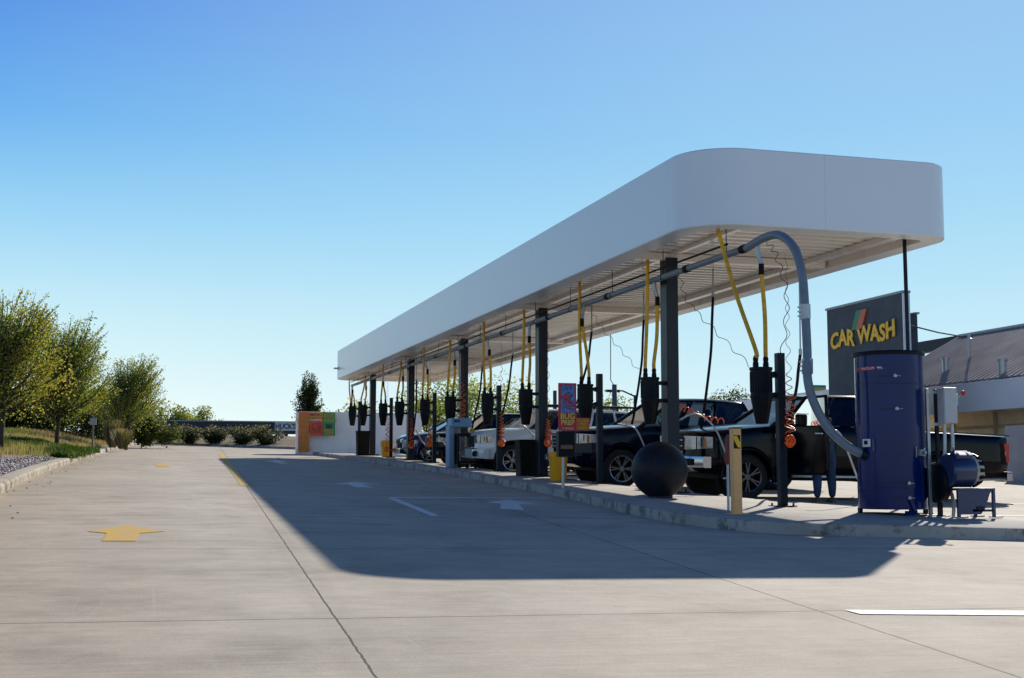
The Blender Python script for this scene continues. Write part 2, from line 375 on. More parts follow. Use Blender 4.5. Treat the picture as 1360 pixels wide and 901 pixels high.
def kerb_at(y):
    "kerb line x at this y on the left run"
    best = min((abs(p.y - y), p) for p in [q for q in kp if q.x < 1])[1] if False else None
    pr = None
    for a, b in zip(kp[:-1], kp[1:]):
        if a.y <= y <= b.y and a.x < .2: return a.x + (b.x - a.x) * (y - a.y) / (b.y - a.y)
    return -1.5
def onverge(d, y):
    x = kerb_at(y) - d; return Vector((x, y, vz(x, y, d)))
# ---- painted markings
ypaint = paint_mat('yellow_paint', (.72, .42, .05), .40); wpaint = paint_mat('white_paint', (.80, .80, .77), .38)
def marking(name, polys, m):
    mb = MB()
    for poly in polys:
        vs = [(x, y, g(x, y) + .005) for x, y in poly]; mb.add(vs, [tuple(range(len(vs)))])
    return struct(mb.build(name, m))
def arrow(cx, tip, L, w, hw, hl):
    return [[(cx, tip), (cx - hw, tip - hl), (cx - w, tip - hl * .93), (cx - w, tip - L), (cx + w, tip - L), (cx + w, tip - hl * .93), (cx + hw, tip - hl)]]
marking('yellow_lane_arrow', [[(-.11, 14.3), (-.48, 13.47), (-.29, 13.25), (-.31, 12.36), (-.01, 12.36), (.02, 13.25), (.27, 13.5)]], ypaint)
marking('yellow_lane_arrow', arrow(.6, 38.6, 3.2, .17, .24, .3), ypaint)
marking('yellow_lane_line', [[(3.15, 55.7), (3.42, 56.4), (1.98, 24.4), (1.82, 24.4)]], ypaint)
marking('white_stall_line', [[(4.3, 7.31), (7.6, 6.85), (7.5, 6.6), (4.3, 7.12)]], wpaint)
marking('white_stall_line', [[(3.83, 20.35), (3.97, 20.45), (3.72, 16.2), (3.58, 16.0)], [(3.9, 20.72), (6.75, 21.05), (6.75, 20.8), (3.9, 20.46)]], wpaint)
marking('white_lane_arrow', [[(3.72, 25.6), (4.35, 27.0), (4.62, 25.7), (4.3, 25.65), (4.3, 24.2), (3.95, 24.2), (4.0, 25.6)]], wpaint)
marking('white_lane_arrow', [[(5.1, 19.2), (5.8, 20.3), (5.95, 18.9), (5.6, 18.95), (5.25, 17.5), (4.95, 17.7), (5.35, 19.1)]], wpaint)
marking('white_lane_arrow', [[(3.9, 43), (4.5, 45), (4.8, 43), (4.5, 43), (4.5, 40.5), (4.2, 40.5), (4.2, 43)]], wpaint)
for k in range(10):
    y = 16.9 + 3.7 * k
    marking('white_stall_line', [[(11.3, y), (19, y), (19, y + .11), (11.3, y + .11)]], wpaint)
# ------------------------------------------------------------------ canopy
CX0, CX1, CY0, CY1 = 7.70, 12.18, 16.98, 53.2
can = thing('canopy', 'long white flat-roofed canopy with rounded corners on dark columns', 'canopy', (CX0, CY0, 4.72), rot=(0.006, 0, 0))
W_, L_ = CX1 - CX0, CY1 - CY0
def rrect(ins, r, seg=12):
    pts = []; r = max(r - ins, .05); q = max(.55 - ins, .05)
    for (cx, cy, a0, r) in ((W_ - ins - q, ins + q, -90, q), (W_ - ins - q, L_ - ins - q, 0, q), (ins + r, L_ - ins - r, 90, r), (ins + r, ins + r, 180, r)):
        for k in range(seg + 1):
            a = radians(a0 + 90 * k / seg); pts.append((cx + r * cos(a), cy + r * sin(a)))
    return pts
mbf = MB(); rr = .85; rings = []
for ins, z in ((.36, .0), (0.015, 0), (0, .015), (0, 1.15), (.015, 1.165), (.12, 1.165), (.12, .95)):
    rings.append([(a, b, z) for a, b in rrect(ins, rr)])
n = len(rings[0]); vs = sum(rings, []); fs = []
for k in range(len(rings) - 1):
    for i in range(n): fs.append((k * n + i, k * n + (i + 1) % n, (k + 1) * n + (i + 1) % n, (k + 1) * n + i))
mbf.add(vs, fs)
# fascia panels: aluminium composite, faint seams come from a bump on Y
def fascia_mat():
    m, nt, out = nodes('fascia_panel'); L = nt.links.new
    p = N(nt, 'ShaderNodeBsdfPrincipled', Roughness=.33); p.inputs['Coat Weight'].default_value = .15; p.inputs['Coat Roughness'].default_value = .2
    tc = N(nt, 'ShaderNodeTexCoord'); sx = N(nt, 'ShaderNodeSeparateXYZ'); L(tc.outputs['Object'], sx.inputs[0])
    no = N(nt, 'ShaderNodeTexNoise', Scale=.5, Detail=4); L(tc.outputs['Object'], no.inputs['Vector'])
    mp = N(nt, 'ShaderNodeMapping'); mp.inputs['Scale'].default_value = (6, 6, .3); L(tc.outputs['Object'], mp.inputs['Vector'])
    n2 = N(nt, 'ShaderNodeTexNoise', Scale=1.5, Detail=6); L(mp.outputs[0], n2.inputs['Vector'])
    v = mth(nt, 'MULTIPLY_ADD', n2.outputs['Fac'], .5, mth(nt, 'MULTIPLY', no.outputs['Fac'], .5))
    mx = N(nt, 'ShaderNodeMix', data_type='RGBA'); mx.inputs['A'].default_value = (.75, .84, .90, 1); mx.inputs['B'].default_value = (.82, .90, .95, 1); L(v, mx.inputs['Factor'])
    def seam(c, per, off):
        d = mth(nt, 'ABSOLUTE', mth(nt, 'SUBTRACT', mth(nt, 'FRACT', mth(nt, 'DIVIDE', mth(nt, 'ADD', c, off), per)), .5))
        return mth(nt, 'LESS_THAN', d, .004 / per)
    s = mth(nt, 'MAXIMUM', seam(sx.outputs['Y'], 3.66, .9), seam(sx.outputs['X'], 2.45, -.95 + .02))
    k = N(nt, 'ShaderNodeMix', data_type='RGBA', blend_type='MULTIPLY'); L(mth(nt, 'MULTIPLY', s, .32), k.inputs['Factor']); L(mx.outputs['Result'], k.inputs['A']); k.inputs['B'].default_value = (.3, .3, .33, 1)
    L(k.outputs['Result'], p.inputs['Base Color']); L(p.outputs[0], out.inputs['Surface']); return m
mbf.build('fascia', fascia_mat(), can, smooth=40)
mbs = MB(); y = .3; zs = .14
per = .30
pts = []
while y < L_ - .3:
    for dy, dz in ((0, 0), (.05, .0), (.075, .022), (.225, .022), (.25, 0)): pts.append((y + dy, zs + dz))
    y += per
for a, b in zip(pts[:-1], pts[1:]):
    mbs.add([(.30, a[0], a[1]), (W_ - .30, a[0], a[1]), (W_ - .30, b[0], b[1]), (.30, b[0], b[1])], [(0, 1, 2, 3)])
mbs.build('soffit', soff, can)
mbr = MB()
rI = rrect(.36, rr); rO = rI
vs = [(a, b, 0.0) for a, b in rI] + [(a, b, .19) for a, b in rI]; n = len(rI)
mbr.add(vs, [(i, (i + 1) % n, n + (i + 1) % n, n + i) for i in range(n)])
mbr.build('soffit_edge_trim', soff, can, smooth=40)
mbr = MB(); mbr.prism(rrect(.125, rr), 1.0, 1.04); mbr.build('roof_deck', wht, can)
colY = [20.45 + 7.4 * k for k in range(5)]; colX = 8.8
for k, y in enumerate(colY):
    b = MB(); b.box(((W_) / 2, y - CY0, .07), (W_ - .8, .22, .13)); b.build('cross_beam', soff, can, bevel=.01)
b = MB(); b.box((3.75, L_ / 2, .095), (.16, L_ - 1.2, .085)); b.box((1.1, L_ / 2, .11), (.10, L_ - 1.2, .055)); b.build('long_beam', soff, can)
for k, y in enumerate(colY):
    z0 = isl(colX, y) - 4.72 - .006 * (y - CY0) ; b = MB()
    x_ = colX - CX0; w = .15
    # wide-flange post: two flanges and a boxed web
    H_ = .05
    b.box((x_ - .03, y - CY0, (z0 + H_) / 2), (.215, .30, H_ - z0))
    b.build('column', mat('column_paint', (.009, .016, .028), .40, 0, .2, 2, spec=.35), can, bevel=.012)
    b = MB(); b.box((x_, y - CY0, z0 + .012), (.46, .46, .024)); 
    for sx_ in (-.17, .17):
        for sy_ in (-.17, .17): b.lathe([(.02, z0 + .02), (.02, z0 + .07)], (x_ + sx_, y - CY0 + sy_, 0), 8)
    b.build('base_plate', steel_dk, can)
b = MB()
lamp = None
for k, (yy) in enumerate((3.0, 33.0)):
    pass
b = MB(); b.box((-.09, L_ - 1.1, .42), (.20, .16, .06)); b.box((-.01, L_ - 1.1, .42), (.03, .2, .14)); b.build('bracket_lamp', galv, can, bevel=.01)
# ------------------------------------------------------------------ vacuum manifold pipe
man = thing('vacuum_pipe', 'grey overhead vacuum pipe run, sweeping down from the canopy to the blue tank', 'pipe', (8.5, 16.4, 4.35))
def mz(y): return 4.36 + (y - 16.4) * .0108
b = MB(); run = [Vector((8.5, y, mz(y))) - man.location for y in (53.6, 16.9)]
b.tube(run, .052, 14); b.build('straight_run', galv if False else duct, man, smooth=40)
swp = [Vector(p) - man.location for p in bez([(8.5, 16.9, mz(16.9)), (8.46, 16.3, 4.40), (8.47, 15.85, 4.36), (8.50, 15.5, 4.12), (8.52, 15.34, 3.75), (8.53, 15.3, 3.3), (8.52, 15.25, 2.7), (8.49, 15.2, 2.3), (8.55, 15.15, 1.98), (8.72, 15.1, 1.65), (8.95, 15.05, 1.43), (9.18, 15.0, 1.30)], 8)]
b = MB(); b.tube(swp, .060, 16); b.build('sweep_bend', duct, man, smooth=40)
cpl = MB()
for p, q in (((8.53, 15.3, 3.12), (8.53, 15.3, 3.32)), ((8.515, 15.25, 2.38), (8.52, 15.25, 2.58))):
    cpl = MB(); cpl.tube([Vector(p) - man.location, Vector(q) - man.location], .074, 16)
    for k in range(3): cpl.box(Vector(p) - man.location + Vector((-.085, 0, .04 + .06 * k)), (.03, .05, .02))
    cpl.build('coupling', galv, man, smooth=40)
for y in [16.95] + [19.0 + 3.7 * k for k in range(9)]:
    cpl = MB(); cpl.tube([Vector((8.5, y, mz(y))) - man.location, Vector((8.5, y + .14, mz(y + .14))) - man.location], .064, 14)
    cpl.build('rubber_coupling', rubber, man, smooth=40)
b = MB(); b.tube([Vector((8.42, 53.4, mz(53.4) + .13)) - man.location, Vector((8.42, 17.4, mz(17.4) + .13)) - man.location], .018, 8); b.build('air_line', steel_dk, man, smooth=True)
b = MB(); b.tube([Vector((8.5, 53.55, mz(53.5))) - man.location, Vector((8.5, 53.58, mz(53.5) - .9)) - man.location], .03, 8); b.build('end_drop', steel_dk, man, smooth=True)
for y in [17.6 + 2.46 * k for k in range(15)]:
    b = MB(); zt_ = 4.86 + .006 * (y - CY0); b.tube([Vector((8.5, y, mz(y) + .05)) - man.location, Vector((8.5, y, zt_)) - man.location], .007, 6)
    b.tube([Vector((8.5, y - .01, mz(y))) - man.location, Vector((8.5, y + .01, mz(y))) - man.location], .06, 12)
    b.build('hanger_rod', steel_dk, man)
# ------------------------------------------------------------------ vacuum stations
ordw = ['nearest', 'second', 'third', 'fourth', 'fifth', 'sixth', 'seventh', 'eighth', 'ninth', 'tenth', 'farthest']
stY = [16.55, 20.45, 24.1, 27.85, 31.6, 35.25, 39.1, 42.65, 46.3, 50.05, 53.4]
topA = [(967, 303), (860, 352), (770, 383), (696, 416), (643, 433), (598, 454), (563, 465), (533, 480), (509, 486), (486, 498), (464, 503)]
hoseB = [(1011, 350), (873, 394), (773, 421), (703, 440), (650, 452), (604, 474), (568, 481), (0, 0), (0, 0), (0, 0), (0, 0)]
stations = []
post_meshes = {}
def canister_parts(root, dx, w=.155):
    b = MB()
    prof = [(.02, 1.17), (.085, 1.17), (.095, 1.20), (.148, 1.50), (w, 1.54), (w + .006, 1.56), (w + .006, 1.585), (w, 1.60), (w, 1.93), (w + .012, 1.94), (w + .012, 1.975), (.02, 1.985)]
    b.lathe(prof, (dx, 0, 0), 24, sx=1, sy=.95)
    for k in range(24):
        a = 2 * pi * k / 24; b.tube([(dx + w * cos(a), w * .95 * sin(a), 1.62), (dx + w * cos(a), w * .95 * sin(a), 1.91)], .0075, 5)
    can_ = b.build('canister', black_pl, root, smooth=35)
    b = MB()
    for s_ in (-.08, .08): b.tube([(dx + s_, 0, 1.98), (dx + s_, 0, 2.04), (dx + s_, 0, 2.05), (dx + s_, 0, 2.10), (dx + s_ * 1.0, 0, 2.14)], [.042, .042, .034, .04, .028], 12)
    b.build('hose_cuff', rubber, root, smooth=40)
    return can_
canmesh = None
for i, Y in enumerate(stY):
    on_col = (i % 2 == 1)
    X0 = 8.8; zb = isl(X0, Y); dx = -.30 if not on_col else -.41
    wh = 'bolted to the %s canopy column' % ordw[(i - 1) // 2].replace('sixth', 'last') if on_col else 'on the %s free-standing dark post' % ['nearest', 'second', 'third', 'fourth', 'fifth', 'farthest'][i // 2]
    lab = 'black vacuum canister %s, with two yellow hoses' % wh
    if on_col and i // 2 == 4: lab = 'black vacuum canister bolted to the farthest canopy column, with two yellow hoses'
    root = thing('vacuum_station', lab, 'vacuum station', (X0, Y, zb), group='vacuum canisters along the island')
    stations.append(root)
    if canmesh is None:
        c_ = canister_parts(root, 0); cu_ = [o for o in root.children if o.name.startswith('hose_cuff')][0]; canmesh = (c_.data, cu_.data); c_.location.x = dx; cu_.location.x = dx
    else:
        for nm, me in zip(('canister', 'hose_cuff'), canmesh):
            o = bpy.data.objects.new(nm, me); col.objects.link(o); o.parent = root; o.location = (dx, 0, 0)
    if not on_col:
        b = MB(); b.box((0, 0, 1.10), (.115, .115, 2.18)); b.build('post', steel_dk, root, bevel=.008)
        b = MB(); b.box((0, 0, .008), (.30, .30, .016)); [b.lathe([(.015, .01), (.015, .05)], (sx_ * .11, sy_ * .11, 0), 8) for sx_ in (-1, 1) for sy_ in (-1, 1)]; b.build('foot_plate', steel_dk, root)
        for z in (1.58, 1.88):
            b = MB(); b.box(((dx + .155 - .05) / 2, 0, z), (abs(dx + .155) , .05, .06)); b.box((-.075, 0, z), (.03, .15, .09)); b.build('bracket', steel_dk, root)
    else:
        for z in (1.58, 1.88):
            b = MB(); b.box(((-.13 + dx + .150) / 2, 0, z), (abs(dx + .28) + .02, .06, .065)); b.build('bracket', steel_dk, root)
    # yellow hose to the canopy boom
    ta = at(topA[i][0], topA[i][1], Y + .05); zc = 4.80 + .006 * (Y - CY0)
    ta = Vector((ta.x, Y + .05, min(ta.z, zc)))
    ta.x = max(7.95, min(9.0, ta.x))
    if i == 0: ta = Vector((8.28, 17.45, 4.80)); zc = 4.80
    t_ = ta - root.location; s0 = Vector((dx - .08, 0, 2.12))
    d_ = t_ - s0
    pts = bez([s0, s0 + Vector((d_.x * .01, 0, .12)), s0 + d_ * .5 + Vector((-.02 if d_.x < 0 else .01, 0, 0)), t_ - Vector((0, 0, .01)), Vector((t_.x, t_.y, zc - root.location.z + .1))], 8)
    b = MB(); b.tube(pts, .031, 10); b.build('boom_hose', yel_hose, root, smooth=40)
    # yellow hose up to the manifold, with cuff and elbow
    s1 = Vector((dx + .08, 0, 2.12)); e = Vector((8.5 - X0, .02, mz(Y) - zb)) ; gap = e.z - 2.12; e2 = e + Vector((.0, -.02, -min(.42, gap * .42)))
    if hoseB[i][0]:
        q = at(hoseB[i][0], hoseB[i][1], Y); e2.x = max(-.42, min(.1, q.x - X0))
    pts = bez([s1, s1 + Vector((0, 0, min(.12, gap * .1))), (s1 + e2) / 2 + Vector((.02, 0, 0)), e2], 8)
    b = MB(); b.tube(pts, .031, 10); b.build('suction_hose', yel_hose, root, smooth=40)
    b = MB(); b.tube([e2 - Vector((0, 0, .03)), e2 + Vector((0, 0, .13))], .04, 10); b.build('suction_cuff', rubber, root, smooth=40)
    b = MB(); b.tube(bez([e2 + Vector((0, 0, .11 if gap > 1 else .05)), e2 * .4 + e * .6 + Vector((-.01, 0, 0)), e], 6), .033, 10); b.build('elbow', galv, root, smooth=40)
# ---- hanging black vacuum hoses on the stall side
hang = [(0, (947, 360), (947, 393), (934, 552), 21.9), (1, (857, 400), (856, 425), (842, 545), 23.2), (2, (786, 420), (785, 440), (752, 556), 27.0), (3, (0, 0), (0, 0), (0, 0), 0)]
hz = [(947, 362, 393, 934, 552, 21.8, 'over the bonnet of the black truck beside the beige bollard'),
      (855, 402, 424, 843, 545, 25.2, 'beside the yellow hoses of the nearest column'),
      (786, 424, 440, 770, 520, 27.5, 'behind the red poster on its pole'),
      (681, 458, 471, 665, 560, 33.4, 'over the bonnet of the white off-roader'),
      (641, 474, 484, 629, 560, 36.3, 'left of the hoses above the white off-roader'),
      (553, 497, 505, 549, 575, 42.2, 'between the fourth column and the dark car'),
      (1063, 400, 470, 1043, 575, 19.2, 'behind the grey down pipe')]
for i, (px, y0, y1, px2, y2, Y, lab) in enumerate(hz):
    a = at(px, y0, Y); zc = 4.86 + .006 * (Y - CY0)
    top = Vector((a.x, Y, zc)); r1 = at(px, y1, Y); b1 = at(px2, y2, Y + .2)
    root = thing('vacuum_hose', 'black suction hose hanging ' + lab, 'hose', top, group='black hoses hanging on the stall side')
    b = MB(); b.tube([Vector((0, 0, 0)), r1 - top], .014, 8); b.tube([r1 - top - Vector((0, 0, .02)), r1 - top + Vector((0, 0, .08))], .03, 8); b.build('hanger_rod', galv, root, smooth=40)
    b = MB(); m_ = (r1 + b1) / 2 + Vector((.05, 0, 0)); b.tube([p - top for p in bez([r1, r1 * .8 + b1 * .2 + Vector((.02, 0, 0)), m_, b1, b1 + Vector((-.05, .05, -.3))], 8)], .027, 8); b.build('hose', rubber, root, smooth=40)
# ---- black nozzle hoses before the cars; sunlit highlight painted as their pale colour
sunlit_hose = mat('sunlit_black_hose', (.55, .54, .50), .35, 0, .15, 10)
arcs = [((902, 558), (925, 550), (950, 570), (969, 617), 20.9, 'arching over the headlight of the black truck behind the beige bollard'),
        ((820, 563), (832, 566), (845, 571), (858, 598), 24.9, 'arching over the wing of the navy truck left of the black ball'),
        ((688, 564), (697, 567), (706, 576), (716, 585), 31.9, 'slanting across the white off-roader'),
        ((1098, 575), (1112, 573), (1122, 590), (1141, 641), 17.2, 'curving behind the grey down pipe to the blue tank'),
        ((552, 571), (558, 582), (562, 588), (566, 593), 42.3, 'slanting across the dark car by the fourth column'),
        ((582, 579), (587, 585), (592, 592), (598, 600), 38.8, 'slanting across the dark car left of the pale blue kiosk')]
for (a, b_, c_, d_, Y, lab) in arcs:
    P_ = [at(q[0], q[1], Y) for q in (a, b_, c_, d_)]
    root = thing('nozzle_hose', 'black hose painted sunlit, ' + lab, 'hose', P_[-1], group='nozzle hoses painted sunlit over the parked cars')
    b = MB(); b.tube([p - P_[-1] for p in bez(P_, 10)], .0105 + .0003 * Y, 8); b.build('hose', sunlit_hose, root, smooth=True)
    b = MB(); b.tube([Vector((0, 0, .02)), Vector((.03, .02, -.16))], [.024, .03], 8); b.build('nozzle', black_pl, root, smooth=40)
# ---- orange coiled air hoses
def coil(p0, p1, r, turns, ph=0, n=12, sag=0, taper=None):
    p0, p1 = Vector(p0), Vector(p1); d = (p1 - p0); t = d.normalized(); u = t.orthogonal().normalized(); w = t.cross(u); out = []
    for i in range(int(turns * n) + 1):
        s_ = i / (turns * n); a = 2 * pi * turns * s_ + ph; rr_ = r * (1 if taper is None else taper(s_))
        out.append(p0 + d * s_ + Vector((0, 0, -sag * 4 * s_ * (1 - s_))) + (u * cos(a) + w * sin(a)) * rr_)
    return out
def bundle(b, c, r, k=9, tr=.006):
    for i in range(k):
        a = U(0, pi); ti = U(-.8, .8); q = Matrix.Rotation(a, 3, 'Z') @ Matrix.Rotation(ti, 3, 'X'); rr_ = r * U(.75, 1)
        b.tube([Vector(c) + q @ Vector((rr_ * cos(t), 0.01 * t - .03, rr_ * 1.1 * sin(t))) for t in [2 * pi * j / 16 for j in range(17)]], tr, 6, cap=False)
def air_hose(i, X, Y, zt, zstart, zend, lab, col_hang=False):
    root = thing('coiled_air_hose', 'orange coiled air hose ' + lab, 'air hose', (X, Y, isl(X, Y)), group='orange coiled air hoses')
    z0 = isl(X, Y)
    rad = .045; tr = .0065 if Y < 25 else .009
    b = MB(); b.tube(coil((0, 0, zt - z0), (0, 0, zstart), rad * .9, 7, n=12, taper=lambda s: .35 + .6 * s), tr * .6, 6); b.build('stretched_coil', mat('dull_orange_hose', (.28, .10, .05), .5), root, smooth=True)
    b = MB(); b.tube(coil((0, 0, zstart), (0, 0, zend + .12), rad, 7, n=12, taper=lambda s: .8 + .9 * s), tr, 6); b.tube(coil((.05, .02, zstart - .28), (.0, 0, zend + .1), rad * 1.3, 4, 1.7), tr, 6); b.build('coil', orange, root, smooth=True)
    b = MB(); bundle(b, (0, 0, zend), .080 if Y < 25 else .095, 12, tr); b.build('coil_bundle', orange, root, smooth=True)
air_hose(0, 8.86, 16.40, 4.2, 1.9, .93, 'gathered in a knot on the nearest free-standing post')
air_hose(1, 8.85, 27.62, 4.4, 1.3, .78, 'hanging down the second column to a knot')
air_hose(2, 8.83, 31.45, 4.4, 1.5, .72, 'knotted on the post in front of the white off-roader')
air_hose(3, 8.70, 35.05, 4.4, 2.4, 1.3, 'hanging down the third column')
air_hose(4, 8.62, 38.95, 4.4, 1.25, .6, 'on the post beside the dark car left of the kiosk')
air_hose(5, 8.75, 42.4, 4.4, 1.4, .5, 'hanging down the fourth column')
air_hose(6, 8.62, 46.1, 4.4, 1.5, .3, 'by the yellow bucket farthest away')
# the loose coils strung across
for (pts, Y, lab, bright, nm) in (([(1020, 322), (1033, 345), (1045, 400), (1038, 480)], 16.5, 'strung loosely from the end of the overhead pipe', False, 'a'),
                              ([(903, 365), (913, 400), (950, 440), (996, 486)], 20.6, 'strung in waves from the nearest column to the right', False, 'b'),
                              ([(780, 400), (795, 430), (820, 460), (848, 492)], 27.5, 'strung in waves behind the red poster', False, 'c'),
                              ([(903, 541), (916, 546), (938, 556), (962, 560)], 21.0, 'stretched over the bonnet of the black truck', True, 'd')):
    P_ = bez([at(x, y, Y) for x, y in pts], 10); base = P_[0]
    out = []; nn = len(P_); 
    fine = bez(P_, 6); tot = len(fine)
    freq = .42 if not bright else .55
    for k, p in enumerate(fine):
        a = k * freq * .55; d = (fine[min(k + 1, tot - 1)] - fine[max(k - 1, 0)]).normalized(); u = d.orthogonal().normalized(); w = d.cross(u)
        rr_ = (.035 if not bright else .05); out.append(p + (u * cos(a) + w * sin(a)) * rr_ - base)
    root = thing('coiled_air_hose', 'thin coiled air hose ' + lab, 'air hose', base, group='orange coiled air hoses')
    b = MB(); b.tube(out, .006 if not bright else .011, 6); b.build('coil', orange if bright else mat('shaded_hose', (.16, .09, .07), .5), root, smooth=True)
# ------------------------------------------------------------------ ball bollard, bollard, pipe pole
x, y = 7.84, 18.75; z = isl(x, y)
ball = thing('ball_bollard', 'large matt black concrete ball standing on the island kerb', 'ball bollard', (x, y, z))
navyblack = mat('ball_paint', (.014, .016, .024), .48, 0, .3, 3, .3, 45, spec=.25, c2=(.005, .006, .010), rvar=.18)
b = MB(); b.sphere((0, 0, .43), .443, 64, 40); b.build('ball', navyblack, ball, smooth=True)
b = MB(); b.lathe([(.20, -.01), (.20, .03), (.16, .05)], seg=32); b.build('base_ring', navyblack, ball, smooth=40)
x, y = 7.2, 14.75; z = isl(x, y)
bo = thing('bollard', 'square beige bollard with a black and yellow hazard label near its top', 'bollard', (x, y, z))
beige = mat('beige_paint', (.95, .49, .17), .5, 0, .08, 4)
b = MB(); b.box((0, 0, .535), (.112, .112, 1.07)); b.build('post', beige, bo, bevel=.008)
b = MB(); b.box((0, 0, .006), (.20, .20, .012)); b.build('base_plate', beige, bo)
b = MB(); b.box((0, 0, 1.076), (.135, .135, .012)); b.build('cap', steel_dk, bo, bevel=.003)
b = MB(); b.box((-.005, -.0575, .90), (.09, .003, .17)); b.build('hazard_label', black_pl, bo)
b = MB(); b.prism([(-.05, .975), (-.05, .93), (.005, .83), (.04, .83), (.04, .89), (-.005, .975)], -.0615, -.0595, 'xz'); b.build('hazard_stripe', mat('hazard_yellow', (1.0, .55, .02), .5), bo)
x, y = 7.45, 15.5; z = isl(x, y)
pp = thing('pipe_stub', 'slim white pipe with a red valve head just behind the beige bollard', 'pipe', (x, y, z))
b = MB(); b.tube([(0, 0, 0), (0, 0, .62)], .018, 10); b.tube([(-.07, 0, .42), (.0, 0, .42)], .01, 8); b.build('pipe', mat('white_pipe', (.55, .56, .57), .5), pp, smooth=40)
b = MB(); b.tube([(0, 0, .60), (0, 0, .66), (0.0, 0, .72), (.03, 0, .95), (.03, 0, 1.0)], [.03, .045, .035, .05, .03], 10); b.tube([(-.04, 0, .69), (.05, 0, .69)], .02, 8); b.build('valve_head', mat('faded_red', (.22, .035, .03), .6), pp, smooth=40)
# ------------------------------------------------------------------ blue tank, electrics, blower
tx, ty = 9.62, 15.05; tz = isl(tx, ty)
blue = mat('blue_enamel', (.001, .017, .12), .17, 0, .25, 1.6, coat=.05, spec=.22, rvar=.05)
tank = thing('vacuum_tank', 'tall dark blue cylindrical vacuum tank with clamps and a black rim', 'tank', (tx, ty, tz))
Rt = .445; zt0, zt1 = .075, 2.12
b = MB(); b.lathe([(.1, zt0 - .01), (Rt - .01, zt0 - .01), (Rt, zt0), (Rt, zt1), (Rt - .02, zt1 + .01), (.1, zt1 + .03)], seg=72); b.build('shell', blue, tank, smooth=35)
b = MB(); b.lathe([(Rt, zt1 - .03), (Rt + .025, zt1 - .03), (Rt + .028, zt1 + .005), (Rt + .02, zt1 + .02), (Rt - .02, zt1 + .02)], seg=72, cap=False); b.build('rim', black_pl, tank, smooth=40)
b = MB(); b.lathe([(Rt + .002, .34), (Rt + .004, .342), (Rt + .004, .348), (Rt + .002, .35)], seg=72, cap=False); b.build('seam_band', blue, tank, smooth=35)
b = MB(); b.lathe([(Rt + .001, 1.70), (Rt + .005, 1.702), (Rt + .005, 1.712), (Rt + .001, 1.714)], seg=72, cap=False); b.build('seam_band', blue, tank, smooth=35)
def on_tank(a, r=0, z=0): a = radians(a); return Vector((cos(a) * (Rt + r), sin(a) * (Rt + r), z))
# camera sees the tank from about 240 degrees round
def tank_ang(px):  # pixel offset from the axis (-46..46) to an angle
    base = math.degrees(atan2(-ty, -tx)); return base + math.degrees(math.asin(max(-1, min(1, px / 46.0))))
def plate(mb, pa, pb, z0, z1, r, th=.006):
    a0, a1 = tank_ang(pa), tank_ang(pb); k = 8
    for i in range(k):
        q0, q1 = a0 + (a1 - a0) * i / k, a0 + (a1 - a0) * (i + 1) / k
        mb.add([on_tank(q0, r, z0), on_tank(q1, r, z0), on_tank(q1, r, z1), on_tank(q0, r, z1)], [(0, 1, 2, 3)])
redlab = mat('red_label', (.40, .03, .06), .5)
b = MB(); plate(b, -42, -17, 1.885, 1.935, .004); b.build('name_strip', redlab, tank)
b = MB(); plate(b, -15, -9, 1.915, 1.925, .004); b.build('label_line', wht, tank)
o = text_obj('VACUUM', .045, wht, tank, on_tank(tank_ang(-27), .006, 1.91), (pi / 2, 0, radians(tank_ang(-27) + 90)), .001, name='lettering', sx=1.1)
o = text_obj('TECH', .03, wht, tank, on_tank(tank_ang(-11), .006, 1.903), (pi / 2, 0, radians(tank_ang(-11) + 90)), .001, name='lettering')
for (p_, z) in ((8, 1.80), (9, 1.37), (21, .405), (21, .215)):
    a = tank_ang(p_); c = on_tank(a, .018, z); rz = Matrix.Rotation(radians(a + 90), 3, 'Z')
    b = MB(); b.box(c, (.045, .024, .036), rz); b.box(on_tank(a + 5, .02, z), (.07, .008, .010), rz); b.box(on_tank(a, .03, z + .004), (.014, .010, .05), rz)
    b.build('clamp', galv, tank, bevel=.003)
    b = MB(); plate(b, p_ - 22, p_ - 4, z - .004, z + .004, .006); b.build('clamp_strap', steel_dk, tank)
a = tank_ang(-30); rz = Matrix.Rotation(radians(a + 90), 3, 'Z')
b = MB(); b.box(on_tank(a, .02, .93), (.115, .04, .105), rz); b.build('gauge_box', wht, tank, bevel=.008)
b = MB(); b.box(on_tank(a + .5, .042, .935), (.06, .004, .05), rz); b.build('gauge_screen', black_pl, tank)
a2 = tank_ang(-22); b = MB(); b.box(on_tank(a2, .01, .90), (.03, .02, .16), Matrix.Rotation(radians(a2 + 90), 3, 'Z')); b.build('hinge_plate', mat('blue_grey', (.05, .08, .16), .4), tank, bevel=.003)
a = tank_ang(36); rz = Matrix.Rotation(radians(a + 90), 3, 'Z')
b = MB(); b.box(on_tank(a, .03, .80), (.07, .06, .08), rz); b.tube([on_tank(a, .04, .80), on_tank(a, .11, .80)], .025, 10); b.tube([on_tank(a, .09, .75), on_tank(a, .09, .86)], .01, 8); b.tube([on_tank(a - 9, .02, .88), on_tank(a - 9, .02, .74)], .006, 6); b.build('drain_valve', galv, tank, bevel=.003)
for k, aa in enumerate((tank_ang(-45), tank_ang(25), tank_ang(-45) + 180)):
    q = on_tank(aa, -.02, 0); b = MB(); b.box((q.x, q.y, .04), (.05, .05, .09)); b.box((q.x, q.y, .007), (.16, .13, .012)); b.build('foot', blue if k == 1 else steel_dk, tank, bevel=.003)
